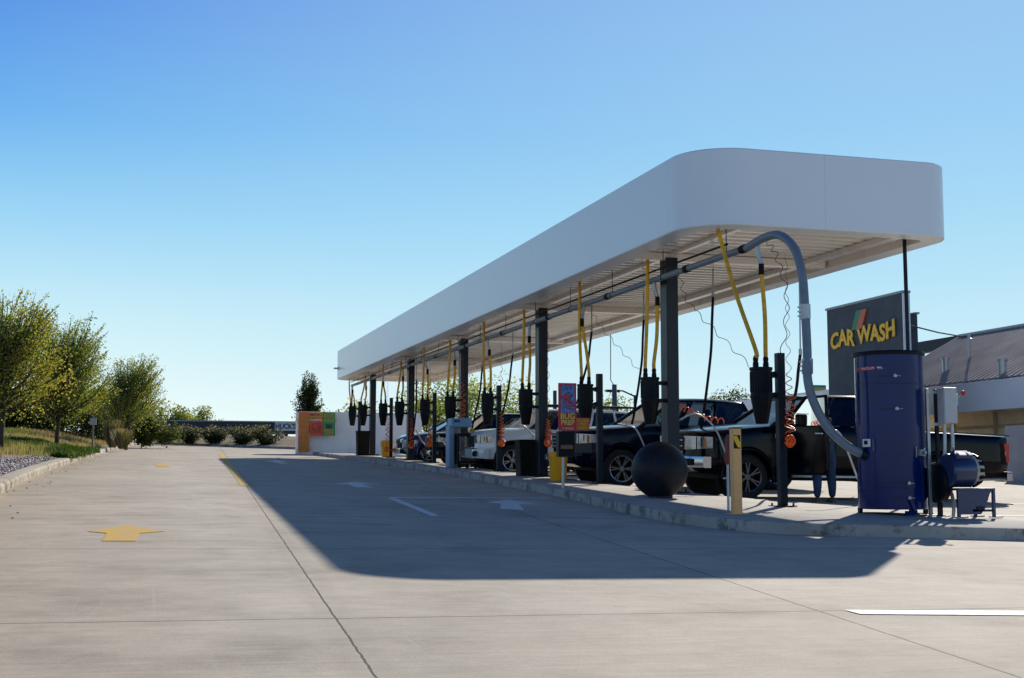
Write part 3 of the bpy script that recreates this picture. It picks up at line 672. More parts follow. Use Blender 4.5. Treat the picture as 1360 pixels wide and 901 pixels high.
a = tank_ang(25); b = MB(); b.box(on_tank(a, .01, .12), (.05, .04, .17), Matrix.Rotation(radians(a + 90), 3, 'Z') @ Matrix.Rotation(radians(-25), 3, 'Y')); b.tube([on_tank(tank_ang(16), -.02, .03), on_tank(tank_ang(28), .06, .03)], .02, 8); b.build('foot_brace', blue, tank, bevel=.003)
b = MB(); q = Vector((9.16, 15.0, 1.30)) - tank.location; b.tube([q + Vector((-.03, 0, .02)), q + Vector((.10, 0, -.03))], .078, 16); b.build('inlet_collar', steel_dk, tank, smooth=40)
# electric box on a stand
ex, ey = 10.05, 14.55; ez = isl(ex, ey)
el = thing('electrical_box', 'grey electrical switch box with a red knob, right of the blue tank', 'electrical box', (ex, ey, ez))
grey = mat('grey_enclosure', (.46, .48, .50), .45, .3, .1, 4)
gx = .11
b = MB(); b.box((gx, 0, 1.44), (.20, .15, .47)); b.build('enclosure', grey, el, bevel=.008)
b = MB(); b.box((gx, -.08, 1.44), (.185, .012, .45)); b.build('door', grey, el, bevel=.005)
b = MB(); b.box((gx + .115, -.02, 1.52), (.04, .06, .15)); b.tube([(gx + .13, -.03, 1.55), (gx + .20, -.04, 1.60)], .014, 8); b.build('lever', galv, el, bevel=.004)
b = MB(); b.sphere((gx + .215, -.045, 1.605), .034, 16, 10); b.build('red_knob', mat('red_knob', (.60, .01, .02), .35), el, smooth=True)
for xx in (-.125, .01):
    b = MB(); b.box((xx, .1, .83), (.042, .042, 1.66)); b.box((xx, .1, .01), (.11, .11, .02)); b.build('strut', galv if xx < 0 else steel_dk, el, bevel=.003)
b = MB(); b.box((-.05, .07, 1.62), (.22, .02, .04)); b.box((-.05, .07, 1.2), (.22, .02, .04)); b.build('crossbar', galv, el)
for pts, r_ in (([(.06, 0, 1.2), (.05, 0, .85), (.03, 0, .55), (.05, 0, .42), (.12, -.02, .28), (.14, -.02, .12), (.13, -.02, 0)], .024), ([(.17, 0, 1.2), (.17, 0, .9), (.14, .05, .62), (.03, .2, .45), (-.1, .4, .4)], .026)):
    b = MB(); b.tube(bez(pts, 8), r_, 10); b.build('conduit', galv, el, smooth=40)
# blower
bx_, by_ = 10.10, 14.40; bz = isl(bx_, by_)
bl = thing('vacuum_blower', 'blue horizontal vacuum blower motor with a pale slotted end cap on a bench', 'blower', (bx_, by_, bz))
blue2 = mat('blue_motor', (.02, .04, .12), .35, .1, .2, 2, coat=.3)
zc = .60; rr_ = .218
b = MB(); b.lathe([(.05, -.25), (rr_ * .9, -.25), (rr_, -.22), (rr_, .07), (rr_ * .95, .09), (.05, .09)], (.14, 0, zc), 40, 'x'); b.build('motor_body', blue2, bl, smooth=35)
b = MB(); b.lathe([(rr_ * .90, .09), (rr_ * .92, .12), (rr_ * .86, .20), (rr_ * .6, .25), (.04, .262)], (.14, 0, zc), 40, 'x'); b.build('end_cap', mat('cream_cap', (.50, .48, .40), .5), bl, smooth=35)
b = MB()
for k in range(14):
    a = 2 * pi * k / 14
    for rr2, xx in ((rr_ * .90, .13), (rr_ * .86, .16), (rr_ * .78, .195)):
        b.box((.14 + xx + .012, rr2 * cos(a), zc + rr2 * sin(a)), (.014, .05, .05), Matrix.Rotation(a, 3, 'X'))
b.build('vent_slots', black_pl, bl)
b = MB(); b.lathe([(.1, -.07), (.24, -.06), (.26, -.04), (.26, .04), (.24, .06), (.1, .06)], (-.09, .20, .44), 40, 'x'); b.build('impeller_housing', black_pl, bl, smooth=35)
b = MB(); b.box((.06, -.12, zc + .20), (.24, .14, .05), Matrix.Rotation(.5, 3, 'X')); b.build('data_plate_box', blue2, bl, bevel=.01)
b = MB(); b.box((.03, -.16, zc + .215), (.10, .08, .012), Matrix.Rotation(.5, 3, 'X')); b.box((.15, -.16, zc + .215), (.05, .07, .012), Matrix.Rotation(.5, 3, 'X')); b.build('data_plate', wht, bl)
b = MB(); b.tube([(0, -.06, zc + .19), (-.05, -.10, zc + .30), (-.09, -.12, zc + .29)], .012, 8); b.build('lifting_eye', galv, bl, smooth=True)
b = MB(); b.box((.20, 0, .36), (.56, .42, .03)); b.build('bench_top', blue2, bl, bevel=.004)
b = MB(); b.prism([(-.06, .35), (.44, .35), (.40, .30), (.33, .12), (.26, .04), (-.04, .04)], -.20, -.19, 'xz'); b.build('bench_panel', blue2, bl)
for xx, yy in ((-.06, -.19), (.46, -.19), (-.06, .19), (.46, .19)):
    b = MB(); b.box((xx, yy, .18), (.035, .035, .36)); b.box((xx + .03, yy, .008), (.16, .08, .016)); b.build('leg', blue2 if yy < 0 else steel_dk, bl)
b = MB(); b.box((.30, -.19, .09), (.32, .02, .03)); b.box((.25, -.2, .12), (.10, .03, .05)); b.build('lower_rail', steel_dk, bl)
# slim black drop pole at the canopy's near right corner
bp_ = at(1201, 313, 17.8)
po = thing('drop_pole', 'slim black vertical pole under the near right corner of the canopy', 'pole', (bp_.x, 17.8, isl(bp_.x, 17.8) - KERB))
b = MB(); b.tube([(0, 0, 0), (0, 0, 4.76 - po.location.z + .1)], .031, 12); b.build('pole', steel_dk, po, smooth=40)
b = MB(); b.lathe([(.1, 0), (.1, .02), (.04, .03), (.04, .10)], seg=16); b.build('base_flange', steel_dk, po, smooth=40)
# ------------------------------------------------------------------ bins, buckets, kiosk, poster
def bucket(x, y, h, r, lab):
    o = thing('yellow_bin', lab, 'bin', (x, y, isl(x, y)), group='yellow plastic bins')
    ym = mat('yellow_plastic', (1.0, .42, .004), .45, 0, .12, 5)
    b = MB(); b.lathe([(.02, .004), (r * .82, .004), (r * .84, .02), (r * .97, h * .80), (r, h * .82), (r, h * .95), (r * 1.05, h * .96), (r * 1.05, h), (r * .95, h), (r * .80, .04), (.02, .03)], seg=36, cap=False); b.build('body', ym, o, smooth=35)
    b = MB(); b.tube([(-r * 1.02, 0, h * .9), (-r * 1.1, -.05, h * .75), (-r * 1.08, -.1, h * .62)], .008, 6); b.build('handle', galv, o, smooth=True)
bucket(8.32, 25.3, .60, .20, 'yellow plastic bin beside the red poster pole')
bucket(8.88, 47.4, .62, .24, 'yellow plastic bin farther off between the fourth and farthest columns')
def trash(x, y, w, h, lab):
    o = thing('trash_can', lab, 'trash can', (x, y, isl(x, y)), group='dark square trash cans')
    tm = mat('dark_brown_plastic', (.012, .009, .007), .65, 0, .2, 3, .2, 20, spec=.15)
    b = MB(); b.prism([(-w * .44, 0), (w * .44, 0), (w * .5, h), (-w * .5, h)], -w * .45, w * .45, 'xz'); b.build('body', tm, o, bevel=.02)
    b = MB(); b.box((0, 0, h - .02), (w * 1.06, w * 1.0, .05)); b.build('rim', tm, o, bevel=.012)
trash(8.56, 28.35, .46, .82, 'dark brown square trash can against the second column')
trash(8.35, 49.8, .5, .95, 'black square trash can against the farthest column')
# poster on pole
x, y = 7.30, 21.75; z = isl(x, y)
ps = thing('poster_stand', 'red and blue poster sign above a black dispenser box on a grey pole', 'sign', (x, y, z))
P = at(753, 540, y) - Vector((x, y, z))
pcx = P.x
def zz(py): return at(753, py, y).z - z
def xx(px): return at(px, 540, y).x - x
b = MB(); b.tube([(xx(748), 0.03, 0), (xx(749), .03, zz(575))], .028, 12); b.build('pole', galv, ps, smooth=40)
redp = mat('poster_red', (.60, .025, .05), .5); 
b = MB(); b.box(((xx(742) + xx(765)) / 2, 0, (zz(509) + zz(572)) / 2), (xx(765) - xx(741), .012, zz(509) - zz(572))); b.build('poster_board', redp, ps)
def poster_art():
    m, nt, out = nodes('poster_art'); L = nt.links.new
    p = N(nt, 'ShaderNodeBsdfPrincipled', Roughness=.4); tc = N(nt, 'ShaderNodeTexCoord')
    no = N(nt, 'ShaderNodeTexNoise', Scale=9, Detail=3, Distortion=1.5); L(tc.outputs['Object'], no.inputs['Vector'])
    cr = N(nt, 'ShaderNodeValToRGB'); e = cr.color_ramp.elements; e[0].position = .3; e[0].color = (.01, .03, .22, 1); e[1].position = .7; e[1].color = (.12, .35, .65, 1)
    L(no.outputs['Fac'], cr.inputs['Fac']); L(cr.outputs['Color'], p.inputs['Base Color']); L(p.outputs[0], out.inputs['Surface']); return m
b = MB(); b.box(((xx(744.5) + xx(763)) / 2, -.008, (zz(512) + zz(548)) / 2), (xx(762.5) - xx(744.5), .006, zz(512) - zz(549))); b.build('poster_picture', poster_art(), ps)
b = MB(); cxp = (xx(744.5) + xx(763)) / 2; zp = zz(533)
for k in range(4): b.tube(bez([(cxp - .06, -.013, zp + .03 - k * .045), (cxp + .01, -.013, zp + .02 - k * .05), (cxp + .09, -.013, zp - .02 - k * .04)], 5), .012, 6)
b.lathe([(.01, -.006), (.06, -.004), (.07, 0)], (cxp - .03, -.011, zp + .07), 20, 'y'); b.build('picture_shape', mat('poster_pink', (.50, .05, .10), .5), ps)
lime = mat('poster_lime', (.75, .62, .12), .5)
text_obj('BUG', .145, lime, ps, ((xx(742) + xx(765)) / 2, -.012, zz(553.5)), (pi / 2, 0, 0), .003, .003, sx=.95)
text_obj('PREP', .125, lime, ps, ((xx(742) + xx(765)) / 2, -.012, zz(561.8)), (pi / 2, 0, 0), .003, .003, sx=.95)
text_obj('IT WORKS', .05, wht, ps, ((xx(742) + xx(765)) / 2, -.012, zz(569.5)), (pi / 2, 0, 0), .002, sx=.95)
om = mat('orange_card', (.60, .16, .03), .5)
b = MB(); b.box(((xx(765) + xx(783)) / 2, .01, (zz(555) + zz(571)) / 2), (xx(783) - xx(765), .012, zz(555) - zz(571))); b.build('side_card', om, ps)
yt = mat('card_yellow', (.75, .45, .05), .5)
for t_, py in (('BUG PREP', 559), ('FREE', 563.5), ('INSIDE', 568)): text_obj(t_, .062, yt, ps, ((xx(765) + xx(783)) / 2, 0, zz(py)), (pi / 2, 0, 0), .003, .001, sx=.85)
b = MB(); b.box(((xx(740) + xx(762)) / 2, .02, (zz(573) + zz(607)) / 2), (xx(762) - xx(741), .16, zz(573) - zz(607))); b.build('dispenser_box', black_pl, ps, bevel=.01)
b = MB(); b.box(((xx(742) + xx(760)) / 2, -.065, zz(594)), (xx(759) - xx(743), .006, .07)); b.build('dispenser_label', mat('brown_label', (.20, .09, .06), .5), ps)
# pale blue vending kiosk with trolley
x, y = 8.6, 34.55; z = isl(x, y); kz = z
kb = mat('pale_blue_enamel', (.17, .33, .50), .4, 0, .12, 2); kc = mat('tan_panel', (.28, .22, .17), .6)
def kx(px): return at(px, 590, y).x - x
def kz_(py): return at(610, py, y).z - z
ki = thing('vending_kiosk', 'pale blue vending kiosk with an overhanging head in front of the third column', 'kiosk', (x, y, z))
b = MB(); b.box(((kx(594) + kx(601)) / 2, 0, kz_(566) / 2), (kx(601) - kx(594), .42, kz_(566))); b.build('cabinet', kb, ki, bevel=.02)
b = MB(); b.box(((kx(601) + kx(607)) / 2, 0.02, kz_(566) / 2), (kx(607) - kx(601), .38, kz_(566))); b.build('side_panel', kc, ki, bevel=.01)
b = MB(); b.box(((kx(596) + kx(624)) / 2, -.02, (kz_(556) + kz_(568)) / 2), (kx(624) - kx(597), .5, kz_(556) - kz_(568))); b.build('head', kb, ki, bevel=.02)
b = MB(); b.box(((kx(599) + kx(608)) / 2, -.275, kz_(560)), (kx(608) - kx(600), .006, .08)); b.build('head_label', mat('deep_blue', (.01, .05, .25), .4), ki)
tr_ = thing('cart', 'black utility cart with upright grey panels standing beside the pale blue kiosk', 'cart', (at(624, 600, y - .4).x, y - .35, isl(8.9, y - .4)))
def cxx(px): return at(px, 590, y - .35).x - tr_.location.x
def czz(py): return at(624, py, y - .35).z - tr_.location.z
for px, py in ((607, 0), (636, 0)):
    for yy in (-.15, .15):
        b = MB(); b.box((cxx(px), yy, (.12 + czz(577)) / 2), (.05, .04, czz(577) - .10)); b.build('upright', black_pl, tr_)
for px in (609, 619, 630):
    b = MB(); b.lathe([(.05, -.02), (.06, -.01), (.06, .01), (.05, .02)], (cxx(px), -.12, .06), 14, 'y'); b.box((cxx(px), -.12, .12), (.03, .03, .06)); b.build('castor', rubber, tr_, smooth=40)
b = MB(); b.box(((cxx(606) + cxx(637)) / 2, 0, .16), (cxx(637) - cxx(606), .36, .06)); b.build('base_shelf', black_pl, tr_)
b = MB(); b.box(((cxx(606) + cxx(637)) / 2, 0, czz(578)), (cxx(637) - cxx(606), .36, .07)); b.build('top_shelf', black_pl, tr_)
gp = mat('grey_panel', (.16, .17, .18), .5)
for px, w_ in ((612, .13), (621.5, .09)):
    b = MB(); b.box((cxx(px), -.17, (czz(581) + czz(606)) / 2), (w_, .02, czz(581) - czz(606))); b.build('upright_panel', gp, tr_)
    text_obj('CLEAN' if w_ < .1 else 'TRASH', .1, wht if w_ < .1 else black_pl, tr_, (cxx(px), -.182, (czz(581) + czz(606)) / 2), (pi / 2, pi / 2 * -1, 0), .002, sx=1)
b = MB(); b.box((cxx(629), -.05, (czz(583) + czz(606)) / 2), (.07, .07, czz(585) - czz(606))); b.lathe([(.05, 0), (.07, .12), (.04, .16)], (cxx(627), 0, czz(577)), 12); b.build('spray_bottle', mat('mustard', (.45, .25, .03), .5), tr_, bevel=.01)
# ------------------------------------------------------------------ vehicles
tyre_m = mat('tyre_rubber', (.012, .012, .012), .8, 0, .3, 10); alloy = mat('alloy', (.50, .51, .52), .3, .9, .08, 6)
glass = glass_mat('tinted_glass', (.16, .19, .21)); glass_clear = glass_mat('clear_glass', (.38, .52, .56))
interior = mat('interior', (.008, .008, .009), .8)
def lerp(tab, x):
    if x <= tab[0][0]: return tab[0][1]
    for (a, va), (b, vb) in zip(tab[:-1], tab[1:]):
        if x <= b: return va + (vb - va) * (x - a) / (b - a)
    return tab[-1][1]
def wheel_meshes(Rw, wid, spokes, dark):
    b = MB(); b.lathe([(Rw * .69, -wid / 2), (Rw * .90, -wid / 2), (Rw * .975, -wid * .42), (Rw, -wid * .3), (Rw, wid * .3), (Rw * .975, wid * .42), (Rw * .90, wid / 2), (Rw * .69, wid / 2), (Rw * .67, 0)], seg=40, axis='y', cap=False)
    for k in range(48):
        a = 2 * pi * k / 48; b.box((Rw * cos(a), 0, Rw * sin(a)), (.012, wid * .7, .018), Matrix.Rotation(-a, 3, 'Y'))
    ty_ = b.build('tyre', tyre_m, smooth=35)
    b = MB(); r = Rw * .70
    b.lathe([(r * .93, wid * .3), (r * .95, -wid * .40), (r * 1.02, -wid * .46), (r * 1.0, -wid * .49), (r * .9, -wid * .44), (r * .88, wid * .3)], seg=40, axis='y', cap=False)
    b.lathe([(.01, -wid * .43), (r * .2, -wid * .43), (r * .24, -wid * .34), (r * .24, 0)], seg=20, axis='y')
    for k in range(spokes):
        a = 2 * pi * k / spokes
        for da in (-.14, .14):
            p0 = Vector((cos(a) * r * .18, -wid * .37, sin(a) * r * .18)); p1 = Vector((cos(a + da) * r * .95, -wid * .40, sin(a + da) * r * .95))
            d = p1 - p0; m_ = (p0 + p1) / 2; b.box(m_, (d.length, .035, r * .085), Matrix.Rotation(-atan2(d.z, d.x), 3, 'Y'))
    ri = b.build('rim', dark or alloy, smooth=35)
    b = MB(); b.lathe([(.01, -wid * .12), (r * .62, -wid * .12), (r * .62, -.02), (.01, -.02)], seg=24, axis='y'); hub = b.build('wheel', interior)
    out = []
    for o in (hub, ty_, ri): out.append(o.data); bpy.data.objects.remove(o)
    return out
def vehicle(name, lab, cat, X, Yc, s):
    L, Wd = s['L'], s['W']; hw = Wd / 2; bm_ = s['paint']
    z = g(X + L / 2, Yc)
    # nose towards -X ; tilt with the lot
    root = thing(name, lab, cat, (X, Yc, g(X, Yc)), rot=(math.atan(SM), math.atan(SN), 0), group='vehicles parked under the canopy')
    ax = s['axles']; Rw = s['R']; Ra = Rw + s.get('gap', .07); hubz = Rw
    top = s['top']; bot = s['bot']; ends = s.get('ends', (.30, .12))
    def hwf(x):
        a = hw
        if x < .55: a -= ends[0] * (1 - x / .55) ** 2.2
        if x > L - .35: a -= ends[1] * (1 - (L - x) / .35) ** 2
        return a
    xs_ = [0.0, .02, .06] + [.12 + .05 * i for i in range(int((L - .2) / .05))] + [L - .03, L]
    for a in ax: xs_ += [a - Ra, a + Ra, a - Ra + .004, a + Ra - .004]
    xs_ = sorted(set(round(v, 4) for v in xs_ if 0 <= v <= L))
    b = MB(); secs = []
    for x in xs_:
        w = hwf(x); zb = lerp(bot, x); zt_ = lerp(top, x)
        zarch = zb
        for a in ax:
            if abs(x - a) < Ra: zarch = max(zb, hubz + sqrt(Ra * Ra - (x - a) ** 2))
        zm = zarch + (zt_ - zarch) * .45; crown = s.get('crown', .03)
        sh = zt_ - .07
        zl = min(zarch + .04, sh - .02)
        half = [(w * .55, zarch), (w * .965, zarch), (w * .985, zl), (w, max(zl + .01, min(zm, .72))), (w * 1.0, max(zl + .02, zt_ * .62)), (w * .975, max(zl + .03, zt_ - .20)), (w * .965, sh), (w * .935, zt_ - .02), (w * .86, zt_), (w * .5, zt_ + crown), (0, zt_ + crown)]
        secs.append([(x, y_, z_) for y_, z_ in half] + [(x, -y_, z_) for y_, z_ in half[-2::-1]])
    n = len(secs[0])
    for sc in secs: b.v += sc
    for i in range(len(secs) - 1):
        for k in range(n): b.f.append((i * n + k, (i + 1) * n + k, (i + 1) * n + (k + 1) % n, i * n + (k + 1) % n))
    b.f.append(tuple(range(n))); b.f.append(tuple((len(secs) - 1) * n + k for k in range(n)))
    b.build('body', bm_, root, smooth=38)
    # wheel arch lips
    for a in ax:
        for sd in (-1, 1):
            w = hw * .985; pts = [(a + Ra * 1.01 * cos(t), sd * w, hubz + Ra * 1.01 * sin(t)) for t in [radians(-12 + 204 * k / 20) for k in range(21)]]
            b = MB(); b.tube(pts, .022, 8); b.build('arch_lip', s.get('lip', bm_), root, smooth=True)
            b = MB(); b.lathe([(.02, -.02), (Ra * .98, -.02), (Ra * .98, .02), (.02, .02)], (a, sd * (hw - .34), hubz + .03), 24, 'y'); b.build('wheel_well', interior, root)
    wm = s['wheels']
    for a in ax:
        for sd in (-1, 1):
            rr = []
            for nm, me in zip(('wheel', 'tyre', 'rim'), wm):
                o = bpy.data.objects.new(nm, me); col.objects.link(o)
                if nm == 'wheel': o.parent = root; o.location = (a, sd * (hw - .135), hubz); o.rotation_euler = (0, U(0, 1), 0 if sd < 0 else pi); hub = o
                else: o.parent = hub
    # greenhouse
    x0b, x0t, x1t, x1b, zbelt, zr = s['cab']; wb, wt = hw * .90, hw * .72
    zb0 = lerp(top, x0b) - .01
    def Pt(u, v, sd):  # u 0..1 along, v 0..1 up
        xb = x0b + (x1b - x0b) * u; xt = x0t + (x1t - x0t) * u
        zb_ = zbelt if u > .02 else zb0
        bl_ = wb + (wt - wb) * v + .02 * sin(pi * v)
        return Vector((xb + (xt - xb) * v, sd * bl_, zb_ + (zr - zb_) * v))
    us = s['pillars']
    gl = s.get('glass', glass)
    for sd in (-1, 1):
        for i, (ua, ub) in enumerate(zip(us[:-1], us[1:])):
            e_ = .012
            b = MB(); q = [Pt(ua + e_, .02, sd), Pt(ub - e_, .02, sd), Pt(ub - e_, .96, sd), Pt(ua + e_, .96, sd)]
            b.add(q, [(0, 1, 2, 3)]); b.build('side_window', gl, root)
        for i, u_ in enumerate(us):
            b = MB(); th = .035 if 0 < i < len(us) - 1 else .042
            b.tube([Pt(u_, -.05, sd), Pt(u_, .5, sd), Pt(u_, 1.0, sd)], th, 6); b.build('pillar', s.get('pillarm', bm_), root, smooth=True)
    b = MB(); b.add([Pt(0, 0, -1), Pt(0, .97, -1), Pt(0, .97, 1), Pt(0, 0, 1)], [(0, 1, 2, 3)]); b.build('windshield', s.get('ws', glass_clear), root)
    b = MB(); b.add([Pt(1, 0.02, -1), Pt(1, .97, -1), Pt(1, .97, 1), Pt(1, 0.02, 1)], [(0, 1, 2, 3)]); b.build('rear_window', gl, root)
    b = MB(); nr = 12; rows = []
    for i in range(nr + 1):
        u_ = i / nr; x_ = x0t - .05 + (x1t - x0t + .10) * u_; e_ = 1 - (2 * abs(u_ - .5)) ** 8 * .06
        zc_ = .045 * (1 - (2 * u_ - 1) ** 2)
        rows.append([(x_, wt * e_ * t, zr + zc_ + .035 * (1 - t * t) - (.03 if abs(t) > .99 else 0)) for t in (-1.04, -.97, -.8, -.4, 0, .4, .8, .97, 1.04)] + [(x_, wt * e_, zr - .03), (x_, -wt * e_, zr - .03)])
    m_ = len(rows[0])
    for r_ in rows: b.v += r_
    for i in range(nr):
        for k in range(m_): b.f.append((i * m_ + k, i * m_ + (k + 1) % m_, (i + 1) * m_ + (k + 1) % m_, (i + 1) * m_ + k))
    b.f.append(tuple(range(m_))); b.f.append(tuple(nr * m_ + k for k in range(m_)))
    b.build('roof', bm_, root, smooth=38)
    # seats
    for xs2 in s['seats']:
        for yy in (-.38, .38):
            b = MB(); b.box((xs2, yy, zbelt - .02), (.16, .48, .55), Matrix.Rotation(.2, 3, 'Y')); b.box((xs2 + .07, yy, zbelt + .33), (.09, .26, .17)); b.build('seat', interior, root, bevel=.04)
    b = MB(); b.tube([(x0b + .72 + .2 * sin(t) * .4, -.38 + .19 * cos(t), zbelt + .0 + .17 * sin(t)) for t in [2 * pi * k / 20 for k in range(21)]], .014, 6); b.build('steering_wheel', interior, root, smooth=True)
    # mirrors
    for sd in (-1, 1):
        b = MB(); mxx = x0b + .48; b.box((mxx, sd * (hw + .12), zbelt + .13), (.12, .20, s.get('mir', .22))); b.box((mxx + .02, sd * (hw + .0), zbelt + .03), (.06, .14, .05)); b.build('mirror', s.get('mirm', bm_), root, bevel=.03)
    # door seams and handles
    for u_ in s['doors']:
        for sd in (-1, 1): 
            b = MB(); b.tube([(u_, sd * (hw * 1.001), .60), (u_, sd * (hw * 1.001), zbelt - .35), (u_, sd * (hw * .978), zbelt - .19), (u_, sd * (hw * .968), zbelt - .06)], .005, 4); b.build('door_seam', interior, root)
    for u_ in s.get('handles', ()):
        for sd in (-1, 1):
            b = MB(); b.box((u_, sd * (hw + .01), zbelt - .16), (.20, .04, .035)); b.build('door_handle', s.get('handm', chrome), root, bevel=.01)
    b = MB(); b.box((L / 2, 0, lerp(bot, L / 2) - .02), (L - 1.0, Wd - .5, .14)); b.build('underbody', interior, root)
    # front
    lit = mat('headlamp', (.38, .41, .44), .14, .6, .3, 14, rvar=.05)
    fz = s['lampz']; fh = s['lamph']
    for sd in (-1, 1):
        b = MB(); n_ = 8; pts = []
        for k in range(n_):
            t = k / (n_ - 1); x_ = t * s['lampx']; w = hwf(x_) + .006
            pts.append((x_, sd * w))
        li = s.get('lampin', .62); rows = [( -.012, sd * (hw - li)), (-.012, sd * (hw - li * .65))] + [(p_[0] - .012 * (1 - k / n_), p_[1]) for k, p_ in enumerate(pts)]
        vs = [(a_, c_, fz - fh / 2 * (1 - .35 * (k / len(rows)))) for k, (a_, c_) in enumerate(rows)] + [(a_, c_, fz + fh / 2 * (1 - .1 * k / len(rows))) for k, (a_, c_) in enumerate(rows)]
        nn = len(rows); b.add(vs, [(k, k + 1, nn + k + 1, nn + k) for k in range(nn - 1)]); hl = b.build('headlight', lit, root)
        b = MB(); x_ = s['lampx'] * .62; b.box((x_, sd * (hwf(x_) + .012), fz), (.07, .012, fh * .7)); b.build('amber_reflector', mat('amber', (.55, .16, .03), .4), hl)
        b = MB(); b.box((s['lampx'] * .2, sd * (hwf(s['lampx'] * .2) + .008), fz), (.015, .03, fh * .9)); b.box((s['lampx'] * .42, sd * (hwf(s['lampx'] * .42) + .008), fz + fh * .1), (.02, .02, fh * .6)); b.build('lamp_divider', interior, hl)
    gm = s['grille']; 
    b = MB(); b.box((-.008, 0, (gm[0] + gm[1]) / 2), (.03, (hw - li + .02) * 2, gm[1] - gm[0])); b.build('grille', interior, root)
    b = MB()
    for k in range(gm[2]): zz_ = gm[0] + (gm[1] - gm[0]) * (k + .5) / gm[2]; b.box((-.03, 0, zz_), (.03, (hw - li) * 2, .028))
    b.build('grille_bars', gm[3], root, bevel=.006)
    bz_, bh_, bmx = s['bumper']
    b = MB(); prof_ = []
    for k in range(17):
        t = -1 + 2 * k / 16; y_ = t * (hw - .02); x_ = -.10 + .22 * max(0, abs(t) - .70) ** 1.5 / .3 ** 1.5
        prof_.append((x_, y_))
    vs = []
    for (x_, y_) in prof_: vs += [(x_, y_, bz_ - bh_ / 2), (x_ - .025, y_, bz_), (x_, y_, bz_ + bh_ / 2), (x_ + .14, y_, bz_ + bh_ / 2), (x_ + .14, y_, bz_ - bh_ / 2)]
    b.v += vs
    for k in range(16):
        for j in range(5): b.f.append((k * 5 + j, k * 5 + (j + 1) % 5, (k + 1) * 5 + (j + 1) % 5, (k + 1) * 5 + j))
    b.f.append((0, 1, 2, 3, 4)); b.f.append(tuple(80 + j for j in range(5)))
    bo_ = b.build('front_bumper', bmx, root, smooth=40)
    for sd in (-1, 1):
        b = MB(); b.box((-.07, sd * (hw * .72), bz_), (.10, .30, bh_ * .6), Matrix.Rotation(sd * .25, 3, 'Z')); b.build('fog_light_bay', interior, bo_)
        b = MB(); b.lathe([(.01, -.01), (.05, -.01), (.055, .03)], (-.135, sd * hw * .72, bz_), 14, 'x'); b.build('fog_light', lit, bo_)
    # rear
    tl = s['tail']
    for sd in (-1, 1):
        b = MB(); w = hwf(L - .05); b.box((L - .085, sd * (w * .975 - .03), (tl[0] + tl[1]) / 2), (.20, .10, tl[1] - tl[0])); b.box((L - .0, sd * (w * .95 - .04), (tl[0] + tl[1]) / 2), (.03, .14, tl[1] - tl[0])); t_ = b.build('taillight', mat('tail_red', (.50, .01, .02), .2, 0, .3, 12, coat=.5), root, bevel=.01)
        b = MB(); b.box((L - .12, sd * (w * .975 + .022), (tl[0] + tl[1]) / 2 - .02), (.09, .008, (tl[1] - tl[0]) * .22)); b.build('reverse_lamp', lit, t_)
    b = MB(); b.box((L + .02, 0, s['rb']), (.16, Wd * .94, .17)); b.build('rear_bumper', s.get('rbm', bmx), root, bevel=.03)
    if s.get('mold'):
        b = MB(); b.box((L / 2, -(hw - .02), .44), (ax[1] - ax[0] - 1.1, .10, .05)); b.build('running_board', s['mold'], root, bevel=.01)
    return root, hwf
w_truck = wheel_meshes(.41, .27, 6, None); w_dark = wheel_meshes(.40, .27, 6, mat('dark_alloy', (.10, .10, .11), .3, .8)); w_car = wheel_meshes(.34, .22, 5, None)
blackp = mat('black_car_paint', (.0025, .003, .006), .12, 0, .1, 2, coat=.05, spec=.17, rvar=.03); navyp = mat('navy_car_paint', (.002, .005, .018), .12, 0, .1, 2, coat=.05, spec=.17, rvar=.03)
whitep = mat('white_car_paint', (.66, .67, .69), .18, 0, .03, 2, coat=1, rvar=.03); bluep = mat('blue_car_paint', (.01, .035, .16), .15, 0, .1, 2, coat=1, rvar=.03)
greyp = mat('charcoal_car_paint', (.012, .014, .018), .15, 0, .1, 2, coat=1, rvar=.03)
truck_top = [(0, 1.02), (.03, 1.12), (.12, 1.19), (.6, 1.27), (1.5, 1.36), (4.35, 1.36), (4.42, 1.33), (6.6, 1.27)]
truck_bot = [(0, .55), (.15, .46), (1.4, .42), (4.6, .46), (6.6, .60)]
spec = dict(L=6.55, W=2.03, paint=blackp, axles=(.98, 4.92), R=.41, gap=.09, top=truck_top, bot=truck_bot, wheels=w_dark, cab=(1.52, 2.35, 4.05, 4.33, 1.36, 1.90), pillars=(0, .30, .62, 1), seats=(2.75, 3.7), doors=(1.62, 2.75, 3.82, 4.38), handles=(2.62, 3.70), handm=blackp,
            lampz=1.0, lamph=.25, lampx=.30, grille=(.78, 1.10, 3, chrome), bumper=(.66, .20, chrome), tail=(.76, 1.13), rb=.50, rbm=chrome, mold=galv, mir=.28, glass=glass)
f150, hwf_ = vehicle('pickup_truck', 'black pickup truck with its driver door open, behind the blue tank', 'pickup truck', 9.55, 22.12, spec)
text_obj('F-150', .085, chrome, f150, (1.30 + .30, -1.022, 1.16), (pi / 2, 0, 0), .004, .002, name='badge')
# chrome strip along the bed
b = MB(); b.box((5.5, -.985, 1.305), (2.0, .05, .02), Matrix.Rotation(.028, 3, 'Y')); b.build('bed_rail_trim', steel_dk, f150)
b = MB(); b.tube([(4.9, -.9, .45), (5.6, -.9, .42), (6.5, -.88, .45)], .03, 8); b.build('exhaust', galv, f150, smooth=True)
